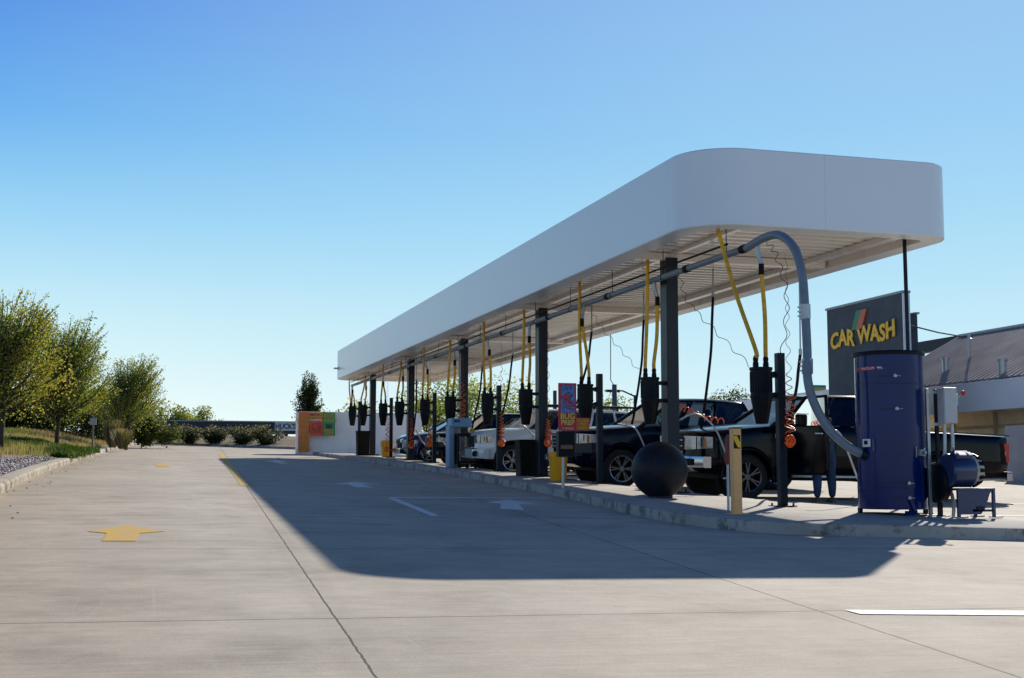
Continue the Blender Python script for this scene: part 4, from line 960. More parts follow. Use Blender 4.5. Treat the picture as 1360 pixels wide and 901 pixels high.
# the open driver's door, hinged at its front edge
dr = MB(); w_ = 1.08
prof_d = [(0, .50), (w_ - .05, .50), (w_, .58), (w_, 1.36), (0, 1.36)]
dr.prism(prof_d, -.05, .05, 'xz')
ang = radians(-71)
hinge = Vector((1.66, -1.0, 0))
do = dr.build('open_door', blackp, f150, bevel=.025, loc=hinge); do.rotation_euler = (0, 0, ang)
b = MB(); fr = [(.05, 1.36), (.55, 1.86), (1.02, 1.88), (1.06, 1.36)]
b.tube([(a_, 0, c_) for a_, c_ in fr], .035, 8); b.build('window_frame', blackp, do, smooth=True)
b = MB(); b.add([(a_, 0, c_) for a_, c_ in fr], [(0, 1, 2, 3)]); b.build('door_window', glass, do)
b = MB(); b.box((.30, -.17, 1.46), (.10, .24, .20)); b.box((.27, -.05, 1.36), (.06, .1, .05)); b.build('door_mirror', blackp, do, bevel=.03)
b = MB(); b.box((.33, -.17, 1.57), (.10, .22, .015)); b.build('mirror_trim', chrome, do)
b = MB(); b.box((.93, -.06, 1.22), (.18, .03, .035)); b.build('handle', chrome, do, bevel=.008)
b = MB(); b.box((.5, .055, .95), (.8, .05, .12)); b.build('armrest', interior, do, bevel=.02)
# navy pickup
s2 = dict(spec); s2.update(L=5.9, W=2.0, paint=navyp, axles=(1.0, 4.65), lampin=.36, wheels=w_truck, top=[(0, 1.0), (.04, 1.12), (.15, 1.19), (.6, 1.25), (1.5, 1.33), (4.1, 1.36), (4.2, 1.40), (6, 1.40)], bot=[(0, .5), (.15, .42), (1.4, .42), (4.4, .45), (6, .58)], cab=(1.45, 2.25, 3.9, 4.15, 1.34, 1.90), seats=(2.6, 3.5), doors=(1.58, 2.68, 3.7, 4.18), lampz=1.02, lamph=.22, lampx=.42, grille=(.80, 1.12, 4, chrome), bumper=(.60, .22, navyp), mold=None, handles=(2.5, 3.55), ends=(.34, .1), glass=glass_mat('mid_glass', (.22, .26, .28)))
tun, _ = vehicle('pickup_truck', 'navy pickup truck with bright six-spoke wheels, parked left of the black ball', 'pickup truck', 8.8, 26.5, s2)
text_obj('TUNDRA', .075, chrome, tun, (1.95, -1.004, 1.13), (pi / 2, 0, 0), .004, .001, name='badge')
# white off-roader
s3 = dict(spec); s3.update(L=4.85, W=1.93, paint=whitep, axles=(.92, 3.72), R=.40, gap=.10, wheels=w_truck, lip=black_pl, top=[(0, .95), (.04, 1.05), (.15, 1.13), (.6, 1.20), (1.3, 1.24), (4.85, 1.26)], bot=[(0, .50), (.15, .42), (1.4, .42), (4.0, .45), (4.85, .55)], cab=(1.28, 1.95, 4.45, 4.75, 1.22, 1.76), pillars=(0, .26, .52, .76, 1), seats=(2.3, 3.2), doors=(1.45, 2.45, 3.45), handles=(2.3, 3.3), handm=whitep, lampz=.93, lamph=.22, lampx=.35, grille=(.72, 1.02, 3, black_pl), bumper=(.55, .24, whitep), tail=(.95, 1.25), rb=.6, mold=black_pl, rbm=black_pl, glass=glass)
suv, _ = vehicle('off_roader', 'white off-roader with black roof rack and wide black wheel arches', 'car', 8.62, 33.85, s3)
b = MB()
for yy in (-.62, .62): b.tube([(1.9, yy, 1.90), (4.5, yy, 1.90)], .03, 8)
for x_ in (1.95, 2.6, 3.3, 4.0, 4.45): b.tube([(x_, -.64, 1.90), (x_, .64, 1.90)], .022, 8); b.tube([(x_, -.62, 1.78), (x_, -.62, 1.90)], .02, 6); b.tube([(x_, .62, 1.78), (x_, .62, 1.90)], .02, 6)
b.build('roof_rack', black_pl, suv, smooth=40)
# dark cars beyond
s4 = dict(spec); s4.update(L=4.7, W=1.85, paint=greyp, axles=(.90, 3.65), R=.35, gap=.05, wheels=w_car, top=[(0, .75), (.05, .84), (.2, .92), (.7, 1.0), (1.3, 1.04), (4.3, 1.08), (4.7, 1.02)], bot=[(0, .32), (.2, .26), (4.3, .28), (4.7, .40)], cab=(1.15, 1.95, 3.7, 4.35, 1.04, 1.56), pillars=(0, .32, .62, 1), seats=(2.25, 3.1), doors=(1.35, 2.35, 3.35), handles=(2.2, 3.2), lampz=.74, lamph=.15, lampx=.45, grille=(.45, .72, 3, black_pl), bumper=(.42, .2, greyp), tail=(.75, .95), rb=.5, mold=None, rbm=greyp, mir=.15)
vehicle('parked_car', 'charcoal estate car between the third column and the pale blue kiosk', 'car', 9.1, 37.4, s4)
s5 = dict(s4); s5.update(L=4.6, paint=blackp, top=[(0, .85), (.05, .98), (.2, 1.06), (.7, 1.12), (1.3, 1.15), (4.6, 1.18)], cab=(1.2, 1.9, 4.1, 4.5, 1.15, 1.72), R=.36, lampz=.86, bot=[(0, .36), (.2, .32), (4.3, .32), (4.7, .42)])
vehicle('parked_car', 'black sport utility car just right of the fourth column', 'car', 9.1, 41.2, s5)
s6 = dict(s4); s6.update(L=4.3, paint=bluep, top=[(0, .78), (.05, .88), (.2, .96), (.7, 1.05), (1.2, 1.08), (4.3, 1.12)], cab=(1.05, 1.8, 3.6, 4.2, 1.08, 1.52), axles=(.85, 3.45))
vehicle('parked_car', 'blue hatchback behind the farther yellow bin', 'car', 8.9, 45.2, s6)
# ------------------------------------------------------------------ person at the open door
def person():
    px_, py_ = 11.74, 20.52; z0 = g(px_, py_)
    root = thing('person', 'person in blue jeans and dark shirt leaning into the black truck behind its open door', 'person', (px_, py_, z0))
    J = {}
    V = []; E_ = []; Rr = []
    def add(n_, p_, r_, par=None):
        J[n_] = len(V); V.append(p_); Rr.append(r_)
        if par: E_.append((J[par], J[n_]))
    # x right along truck, y into the truck ; feet ahead
    add('pelvis', (0, .0, .98), (.15, .12))
    add('waist', (.0, .03, 1.12), (.14, .11), 'pelvis'); add('chest', (-.01, .09, 1.36), (.165, .12), 'waist'); add('neck0', (-.01, .15, 1.51), (.07, .07), 'chest')
    add('neck', (-.01, .18, 1.57), (.052, .052), 'neck0'); add('head', (-.01, .22, 1.64), (.082, .09), 'neck'); add('head2', (-.01, .24, 1.74), (.078, .085), 'head')
    for s_, n_ in ((-1, 'l'), (1, 'r')):
        add('hip' + n_, (s_ * .10, .0, .92), (.10, .10), 'pelvis'); add('thigh' + n_, (s_ * .125, -.0, .72), (.088, .088), 'hip' + n_); add('knee' + n_, (s_ * .14, .01, .50), (.062, .062), 'thigh' + n_)
        add('calf' + n_, (s_ * .145, -.02, .34), (.06, .06), 'knee' + n_); add('ankle' + n_, (s_ * .15, -.01, .075), (.040, .040), 'calf' + n_)
        add('sh' + n_, (s_ * .19, .11, 1.46), (.062, .062), 'chest'); add('elb' + n_, (s_ * .24, .24, 1.22), (.042, .042), 'sh' + n_); add('wri' + n_, (s_ * .18, .46, 1.24), (.028, .028), 'elb' + n_); add('hand' + n_, (s_ * .16, .54, 1.25), (.036, .02), 'wri' + n_)
        for f_ in range(4):
            add('f%d' % f_ + n_, (s_ * .16 + (f_ - 1.5) * .02, .595, 1.255), (.009, .009), 'hand' + n_); add('g%d' % f_ + n_, (s_ * .16 + (f_ - 1.5) * .022, .63, 1.24), (.008, .008), 'f%d' % f_ + n_)
        add('t' + n_, (s_ * .16 - s_ * .045, .54, 1.25), (.011, .011), 'hand' + n_)
    def skin(name, names, m, parent, grow=1.0, off=(0, 0, 0)):
        idx = [J[a] for a in names]; mp_ = {j: k for k, j in enumerate(idx)}
        me = bpy.data.meshes.new(name); me.from_pydata([Vector(V[j]) + Vector(off) for j in idx], [(mp_[a], mp_[b]) for a, b in E_ if a in mp_ and b in mp_], []); o = bpy.data.objects.new(name, me); col.objects.link(o); o.parent = parent
        md = o.modifiers.new('s', 'SKIN'); md.use_smooth_shade = True; sv = me.skin_vertices[0].data
        for k, j in enumerate(idx): sv[k].radius = (Rr[j][0] * grow, Rr[j][1] * grow); sv[k].use_root = (k == 0)
        o.modifiers.new('u', 'SUBSURF').levels = 2; o.modifiers['u'].render_levels = 2
        dg = bpy.context.evaluated_depsgraph_get(); dg.update(); m2 = bpy.data.meshes.new_from_object(o.evaluated_get(dg)); m2.materials.clear(); m2.materials.append(m); m2.name = name
        for p_ in m2.polygons: p_.use_smooth = True
        o.modifiers.clear(); o.data = m2; return o
    sk = mat('skin', (.42, .23, .15), .55)
    body = skin('body', list(J), sk, root)
    leg = lambda n_: ['hip' + n_, 'thigh' + n_, 'knee' + n_, 'calf' + n_, 'ankle' + n_]
    skin('jeans', ['pelvis', 'waist'] + leg('l') + leg('r'), mat('denim', (.03, .055, .12), .8, 0, .35, 9, .3, 90), root, 1.45)
    skin('shirt', ['chest', 'waist', 'pelvis', 'neck0', 'shl', 'elbl', 'shr', 'elbr'], mat('dark_shirt', (.012, .015, .03), .85, 0, .3, 8), root, 1.10)
    for s_ in (-1, 1):
        b = MB(); b.sphere((s_ * .15, .04, .045), .06, 14, 10, (.75, 2.1, .75)); b.box((s_ * .15, .04, .012), (.09, .25, .024))
        b.build('shoe', mat('brown_leather', (.16, .10, .06), .6), root, smooth=40)
    b = MB(); b.sphere((-.01, .22, 1.73), .108, 20, 14, (.82, .95, 1)); b.build('hair', mat('hair_brown', (.02, .013, .01), .7), root, smooth=True)
    b = MB(); b.sphere((-.01, .33, 1.675), .016, 8, 6, (1, 1.2, 1.5)); b.sphere((-.095, .23, 1.685), .022, 8, 6, (.5, 1, 1.4)); b.sphere((.075, .23, 1.685), .022, 8, 6, (.5, 1, 1.4)); b.build('nose_and_ears', sk, root, smooth=True)
person()
# ------------------------------------------------------------------ car wash building at the right
BX = 30.0
bd = thing('car_wash_building', 'low car wash building with ribbed roof and dark sign tower reading CAR WASH', 'building', (BX, 46.0, g(BX, 46)))
bo0 = bd.location.copy()
def Lc(p): return Vector(p) - bo0
slate = mat('dark_stucco', (.075, .09, .11), .85, 0, .22, 1.2, .6, 30)
TX = 27.2
tY0, tY1 = at(1198, 391, 1).y, 0
def onX(px, py, X):
    r = fw + rt * ((px - CX) / F) - upv * ((py - CY) / F); t = X / r.x; return Vector((X, t * r.y, HC + t * r.z))
tN = onX(1198, 391, TX); tF = onX(1098, 411, TX); tzt = (tN.z + tF.z) / 2
b = MB(); b.box(Lc((TX + .14, (tN.y + tF.y) / 2, (tzt + 0.6) / 2)), (.28, tF.y - tN.y, tzt - .6)); b.build('sign_tower', slate, bd)
b = MB(); b.box(Lc((TX + .14, tN.y - .03, (tzt + .6) / 2)), (.30, .05, tzt - .6 - .05)); b.build('tower_end_panel', wht, bd)
b = MB(); b.box(Lc((TX + .14, (tN.y + tF.y) / 2, tzt + .04)), (.36, tF.y - tN.y + .14, .09)); b.build('tower_cap', mat('cap_metal', (.25, .27, .3), .4, .5), bd)
q0 = at(1224, 416, tN.y + 1.6); b = MB(); b.box(Lc(((TX + .3 + q0.x) / 2, tN.y + 1.9 + 1.3, (q0.z + .6) / 2)), (q0.x - TX - .3, 2.6, q0.z - .6)); b.build('rear_tower', slate, bd)
b = MB(); b.box(Lc((q0.x - .02, tN.y + 1.9 + 1.3, q0.z + .03)), (.2, 2.7, .07)); b.build('rear_tower_cap', mat('cap_metal', (.25, .27, .3), .4, .5), bd)
# letters on the X face (read from -X)
ylw = mat('sign_yellow', (1.0, .56, .02), .5)
cA = onX(1100, 455, TX); cB = onX(1189, 440, TX); wl = abs(cA.y - cB.y); zc_ = onX(1145, 447, TX).z
lt = text_obj('CAR WASH', 1.0, ylw, bd, Lc((TX - .07, (cA.y + cB.y) / 2, zc_)), (pi / 2, 0, -pi / 2), .018, .034, name='sign_lettering', spacing=1.02)
dimx = lt.dimensions
bpy.context.view_layer.update()
xsv = [v.co.x for v in lt.data.vertices]; zsv = [v.co.y for v in lt.data.vertices]; tw_ = max(xsv) - min(xsv); th_ = max(zsv) - min(zsv)
hh = onX(1145, 434, TX).z - onX(1145, 462, TX).z
lt.location.y -= wl * .045
lt.scale = (wl / tw_ * .95, hh / th_ * .82, 1)
# lettering is jaunty: widen the tops of the letters a touch
for v in lt.data.vertices:
    f_ = (v.co.y - min(zsv)) / th_; v.co.y += .06 * sin(v.co.x * 3.1)
for k, (c_, off) in enumerate((((.03, .22, .10), -.36), ((.62, .13, .06), .02))):
    m_ = onX(1143, 425, TX); sk_ = .40; hgt = (onX(1143, 411, TX).z - onX(1143, 436, TX).z)
    b = MB(); yb = m_.y - off; z0_ = m_.z - hgt / 2; z1_ = m_.z + hgt / 2
    b.prism([(yb + .22 - bo0.y, z0_ - bo0.z), (yb - .16 - bo0.y, z0_ - bo0.z), (yb - .16 - sk_ - bo0.y, z1_ - bo0.z), (yb + .22 - sk_ - bo0.y, z1_ - bo0.z)], TX - .09 - bo0.x - .002 * k, TX - .02 - bo0.x, 'yz'); b.build('logo_stripe', mat('logo_green' if k == 0 else 'logo_orange', c_, .5), bd)
# fascia and roof (eave runs along Y at BX)
eY0, eY1 = 12.0, 49.6
eT = onX(1300, 507, BX).z; eB = onX(1300, 546, BX).z
b = MB(); b.box(Lc((BX + .06, (eY0 + eY1) / 2, (eT + eB) / 2)), (.12, eY1 - eY0, eT - eB)); b.build('white_fascia', wht, bd, bevel=.01)
b = MB(); b.box(Lc((BX + 1.1, (eY0 + eY1) / 2, eB + .12)), (2.0, eY1 - eY0 - .1, .1)); b.build('eave_soffit', soff, bd)
RX = BX + 5.2; rdz = onX(1290, 446, RX).z; rY1 = onX(1228, 458, RX).y
def roof_metal():
    m, nt, out = nodes('ribbed_roof'); L = nt.links.new
    p = N(nt, 'ShaderNodeBsdfPrincipled', Roughness=.6, Metallic=0); tc = N(nt, 'ShaderNodeTexCoord'); no = N(nt, 'ShaderNodeTexNoise', Scale=.6, Detail=7); L(tc.outputs['Object'], no.inputs['Vector'])
    cr = N(nt, 'ShaderNodeValToRGB'); e = cr.color_ramp.elements; e[0].position = .35; e[0].color = (.25, .22, .21, 1); e[1].position = .65; e[1].color = (.38, .34, .33, 1); L(no.outputs['Fac'], cr.inputs['Fac']); L(cr.outputs['Color'], p.inputs['Base Color']); L(p.outputs[0], out.inputs['Surface']); return m
b = MB(); yy = eY0; rx0, rz0 = BX + .12, eT + .02
k = 0
prf = []
yEnd = eY1 - .3
while yy < yEnd: 
    prf += [(yy, 0), (yy + .16, 0), (yy + .20, .07), (yy + .26, .07), (yy + .30, 0)]; yy += .34
for (ya, ha), (yb_, hb) in zip(prf[:-1], prf[1:]):
    b.add([Lc((rx0, ya, rz0 + ha)), Lc((RX, ya, rdz + ha)), Lc((RX, yb_, rdz + hb)), Lc((rx0, yb_, rz0 + hb))], [(0, 1, 2, 3)])
rf = b.build('roof', roof_metal(), bd)
b = MB(); b.box(Lc((RX + .05, (eY0 + yEnd) / 2, rdz + .08)), (.3, yEnd - eY0, .10)); b.build('ridge_cap', mat('cap_metal', (.25, .27, .3), .4, .5), rf)
b = MB(); b.add([Lc((rx0, yEnd + .02, eB)), Lc((RX + 2, yEnd + .02, eB)), Lc((RX + .1, yEnd + .02, rdz)), Lc((rx0, yEnd + .02, rz0))], [(0, 1, 2, 3)]); b.build('gable', wht, bd)
b = MB(); b.box(Lc((RX + 2.0, (eY0 + yEnd) / 2, (rdz + .4) / 2)), (3.6, yEnd - eY0 - .2, rdz - .6)); b.build('rear_block', slate, bd)
q = onX(1245, 451, RX + 1); b = MB(); b.box(Lc((RX + 1.2, q.y, q.z - .25)), (.4, 6.5, .55)); b.build('parapet', steel_dk, bd)
def roofpt(px, py):
    # intersect ray with roof plane
    r = fw + rt * ((px - CX) / F) - upv * ((py - CY) / F); sl = (rdz - rz0) / (RX - rx0)
    t = (rz0 - sl * rx0 - HC) / (r.z - sl * r.x); return Vector((0, 0, HC)) + r * t
for (px, py, h_, r_) in ((1256, 494, .5, .14), (1332, 496, .45, .14), (1288, 476, .95, .06)):
    q = roofpt(px, py); b = MB(); b.tube([Lc(q - Vector((0, 0, .1))), Lc(q + Vector((0, 0, h_)))], r_, 12); b.tube([Lc(q + Vector((0, 0, h_))), Lc(q + Vector((0, 0, h_ + .08)))], r_ * 1.35, 12); b.build('vent_pipe', galv, rf, smooth=40)
# guy wire from tower to roof
wA = at(1203, 431, tN.y); wB = roofpt(1282, 448)
b = MB(); b.tube([Lc(wA), Lc((wA + wB) / 2 + Vector((0, 0, -.05))), Lc(wB)], .03, 6); b.tube([Lc(wB), Lc(roofpt(1290, 452))], .08, 6); b.build('stay_wire', steel_dk, bd)
# wall behind
tan = mat('tan_siding', (.86, .72, .52), .8, 0, .15, 2, .3, 20)
b = MB(); b.box(Lc((BX + 2.1, (eY0 + eY1) / 2, (eB + .3) / 2)), (.2, eY1 - eY0, eB - .3 + .3)); b.build('wall', tan, bd)
for k in range(14):
    y_ = eY0 + 1 + 2.7 * k; b = MB(); b.box(Lc((BX + 1.96, y_, (eB + .4) / 2)), (.10, .14, eB - .2)); b.build('wall_batten', mat('tan_dark', (.45, .37, .26), .8), bd)
b = MB()
for z_ in (1.9, 2.9): b.box(Lc((BX + 1.97, (eY0 + eY1) / 2, z_)), (.07, eY1 - eY0, .12))
b.build('wall_rail', mat('tan_dark', (.45, .37, .26), .8), bd)
# grey low wall end at the right edge
q = at(1357, 650, 33.0)
b = MB(); b.box(Lc((q.x + 1.7, 33.6, q.z + .95)), (2.6, 1.2, 2.0)); b.build('grey_plinth', mat('light_grey_render', (.30, .31, .34), .7), bd)
# left wing canopy fascia behind the truck
q = onX(1137, 520, TX + .4); b = MB(); b.box(Lc((TX + .9, q.y + 4.5, (onX(1120, 521, TX + .4).z + onX(1120, 531, TX + .4).z) / 2)), (1.4, 12, .62)); b.build('wing_fascia', wht, bd, bevel=.01)
b = MB(); b.box(Lc((TX + 1.2, q.y + 4.5, 2.0)), (.3, 12, 2.0)); b.build('wing_wall', tan, bd)
# far yellow-green shop sign
q = at(1086, 518, 75.0)
ss = thing('distant_sign', 'small teal and yellow roadside sign left of the dark sign tower', 'sign', (q.x, 75, g(q.x, 75)))
b = MB(); b.box((0, 0, q.z - ss.location.z), (1.15, .15, .62)); b.build('panel', mat('teal_panel', (.02, .20, .22), .5), ss)
b = MB(); b.box((0, -.09, q.z - ss.location.z), (1.0, .03, .3)); b.build('panel_face', mat('sign_olive', (.35, .33, .05), .5), ss)
b = MB(); b.tube([(0, 0, 0), (0, 0, q.z - ss.location.z)], .09, 8); b.build('post', steel_dk, ss)
# ------------------------------------------------------------------ menu wall at the far end of the island
mw = thing('menu_wall', 'stepped orange, red and green menu board on the corner of a low white wall', 'menu board', (6.55, 57.0, g(6.55, 57)))
def mp_(px, py, Y=57.0): return at(px, py, Y) - mw.location
def rectm(name, x0, y0, x1, y1, m, dy, th=.08, par=None):
    a = mp_(x0, y0); c = mp_(x1, y1); b = MB(); b.box(((a.x + c.x) / 2, dy, (a.z + c.z) / 2), (c.x - a.x, th, abs(a.z - c.z))); return b.build(name, m, par or mw)
rectm('orange_panel', 396, 547.5, 410, 600.5, mat('menu_orange', (.80, .17, .07), .5), -.16)
rectm('red_panel', 410, 548, 428, 579, mat('menu_red', (.70, .13, .05), .5), -.16)
rectm('green_panel', 428, 548, 444, 579, mat('menu_green', (.02, .30, .12), .5), -.16)
rectm('yellow_header', 410, 548, 427.8, 555, mat('menu_yellow', (.55, .38, .03), .5), -.205, .02)
rectm('photo_patch', 413, 562, 426, 576, mat('menu_photo', (.55, .07, .05), .5, 0, .5, 6), -.205, .02)
rectm('photo_patch', 432, 564, 440, 570, mat('menu_dark_photo', (.05, .06, .05), .5, 0, .5, 6), -.205, .02)
mty = mat('menu_text', (.60, .42, .05), .5)
for t_, px, py, sz in (('THE', 403, 553, .12), ('WORKS', 403, 558, .17), ('WASH', 403, 563, .17), ('BEST', 403, 572, .17), ('SHINE', 403, 577, .16), ('&', 403, 582, .14), ('DRY', 403, 587, .17), ('SUPER', 403, 592, .17), ('CLEAN', 403, 597, .16), ('MENU', 419, 551.5, .17), ('UNLIMITED', 419, 558.5, .1), ('EXIT', 436, 553, .2), ('WASH', 436, 559, .2), ('FREE', 436, 573, .18), ('VACS', 436, 577, .14)):
    q = mp_(px, py); text_obj(t_, sz * 1.15, mty if t_ != 'UNLIMITED' and t_ != 'MENU' else (wht if t_ == 'UNLIMITED' else redlab), mw, (q.x, -.217, q.z), (pi / 2, 0, 0), .004, .004)
ww = thing('white_wall', 'low white enclosure wall behind the farthest column', 'wall', (7.0, 57.1, g(7.0, 57)))
a = at(397, 547, 57.1); c = at(560, 602, 57.1)
wt_ = a.z - ww.location.z + .06; b = MB(); b.box(((c.x - a.x) / 2 + a.x - 7.0, .6, wt_ / 2 - .1), (c.x - a.x, 1.1, wt_ + .1)); b.build('wall', mat('white_render', (.84, .84, .85), .8, 0, .05, 1), ww, bevel=.02)
# pink-ish pay lane screen behind
q0 = at(505, 553, 62); q1 = at(548, 590, 62); pk = thing('pink_screen_wall', 'dusty pink screen wall beyond the white wall', 'wall', (q0.x, 62, g(q0.x, 62)))
b = MB(); b.box(((q1.x - q0.x) / 2, 0, (q0.z - pk.location.z) / 2), (q1.x - q0.x, .2, q0.z - pk.location.z)); b.build('wall', mat('pink_render', (.33, .22, .23), .8), pk)
# ------------------------------------------------------------------ fuel canopy of the shop beyond
FY = 190.0
fc = thing('fuel_canopy', 'long dark fuel station canopy beyond the bushes with a white HUCK\'S sign', 'fuel canopy', (at(225, 590, FY).x, FY, g(0, FY)))
def fp(px, py, Y=FY): return at(px, py, Y) - fc.location
a, c = fp(222, 558), fp(400, 575)
b = MB(); b.box(((a.x + c.x) / 2, 4, (a.z + c.z) / 2), (c.x - a.x, 8, a.z - c.z)); b.build('fascia', mat('dark_navy_fascia', (.016, .022, .036), .6), fc)
b = MB(); b.box(((a.x + c.x) / 2, -.06, a.z - .08), (c.x - a.x, .1, .16)); b.build('edge_strip', mat('pale_strip', (.3, .32, .35), .5), fc)
a2, c2 = fp(365, 561), fp(393, 572.5)
sg = MB(); sg.box(((a2.x + c2.x) / 2, -.14, (a2.z + c2.z) / 2), (c2.x - a2.x, .2, a2.z - c2.z)); so = sg.build('sign_panel', mat('sign_white', (.55, .60, .66), .5), fc, bevel=.03)
text_obj("HUCK'S", 1.05, mat('sign_navy', (.01, .02, .10), .5), fc, ((a2.x + c2.x) / 2, -.26, (a2.z + c2.z) / 2), (pi / 2, 0, 0), .02, .03, sx=.82)
for px in (232, 262, 292, 322, 352, 384):
    q = fp(px, 575); b = MB(); b.box((q.x, 4, q.z / 2), (.5, .5, q.z)); b.build('column', mat('shop_maroon', (.06, .02, .025), .7), fc)
a3, c3 = fp(226, 578, 200), fp(400, 592, 200)
b = MB(); b.box(((a3.x + c3.x) / 2, 10.6, 1.6), (c3.x - a3.x, .4, 3.2)); b.build('shop_front', mat('shop_brick', (.13, .07, .055), .8, 0, .3, 2), fc)
a4 = fp(372, 582, 188); b = MB(); b.box((a4.x + 2, -1.5, a4.z - .35), (6, .3, .75)); b.build('sign_base', mat('shop_maroon', (.06, .02, .025), .7), fc)
a4 = fp(372, 577); b = MB(); b.box((a4.x, 1, a4.z - .4), (1.2, .3, 1.6)); b.build('window', mat('bright_window', (.55, .6, .65), .3), fc)
# ------------------------------------------------------------------ poles and street lights beyond
def pole(px, y0, y1, Y, r, lab, arm=None):
    a = at(px, y0, Y); z0 = g(a.x, Y); o = thing('utility_pole' if not arm else 'street_light', lab, 'pole' if not arm else 'street light', (a.x, Y, z0))
    b = MB(); b.tube([(0, 0, 0), (0, 0, a.z - z0)], [r * 1.2, r], 8); b.build('pole', mat('weathered_blue_grey', (.06, .09, .12), .7), o, smooth=True)
    if arm:
        b = MB(); b.tube([(0, 0, a.z - z0 - .1), (arm * .6, 0, a.z - z0 + .3), (arm, 0, a.z - z0 + .3)], r * .6, 6); b.box((arm * 1.1, 0, a.z - z0 + .28), (1.0, .4, .18)); b.build('lamp_arm', steel_dk, o)
    return o
pole(816, 511, 0, 70, .15, 'blue-grey utility pole seen behind the navy pickup truck')
pole(737, 519, 0, 80, .13, 'short blue-grey pole seen left of the red poster')
pole(843, 525, 0, 90, .10, 'street light with a bent arm right of the utility pole', -1.6)
pole(833, 540, 0, 110, .09, 'smaller street light just left of the bent-arm one', -1.4)
wire = thing('overhead_wire', 'thin overhead wire running to the utility pole behind the trucks', 'wire', at(811, 463, 70))
b = MB(); b.tube([at(811, 440, 70) - wire.location, at(811, 505, 70) - wire.location, at(816, 513, 70) - wire.location], .025, 6); b.build('wire', steel_dk, wire)
q = at(124, 556, 52); sgn = thing('utility_sign', 'small grey box sign on a post in the verge', 'sign', (q.x, 52, g(q.x, 52) + .3))
b = MB(); b.box((0, 0, at(124, 560, 52).z - sgn.location.z), (.24, .10, .26)); b.build('sign_box', mat('pale_grey_box', (.34, .36, .40), .6), sgn, bevel=.01)
b = MB(); b.tube([(0, 0, -.1), (0, 0, at(124, 552, 52).z - sgn.location.z)], .035, 8); b.build('post', mat('weathered_post', (.16, .16, .15), .8), sgn)
# ------------------------------------------------------------------ vegetation
bark = mat('bark', (.055, .042, .032), .9, 0, .3, 8, .6, 30)
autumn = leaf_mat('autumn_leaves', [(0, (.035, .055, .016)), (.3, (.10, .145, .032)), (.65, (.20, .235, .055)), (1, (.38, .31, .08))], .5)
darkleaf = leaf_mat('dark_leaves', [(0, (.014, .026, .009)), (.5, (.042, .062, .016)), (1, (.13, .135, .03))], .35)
bushleaf = leaf_mat('bush_leaves', [(0, (.014, .024, .010)), (.5, (.035, .050, .016)), (.75, (.13, .13, .05)), (1, (.52, .43, .36))], .25)
def leaf(mb, p, s_, tone, dirv=None):
    d = Vector((U(-1, 1), U(-1, 1), U(-1, 1))).normalized() if dirv is None else (dirv + Vector((U(-.8, .8), U(-.8, .8), U(-.8, .8)))).normalized()
    u = d.orthogonal().normalized(); u = Matrix.Rotation(U(0, 6.28), 3, d) @ u
    mb.add([p, p + d * s_ * .5 + u * s_ * .28, p + d * s_, p + d * s_ * .5 - u * s_ * .28], [(0, 1, 2, 3)], max(0, min(1, tone)))
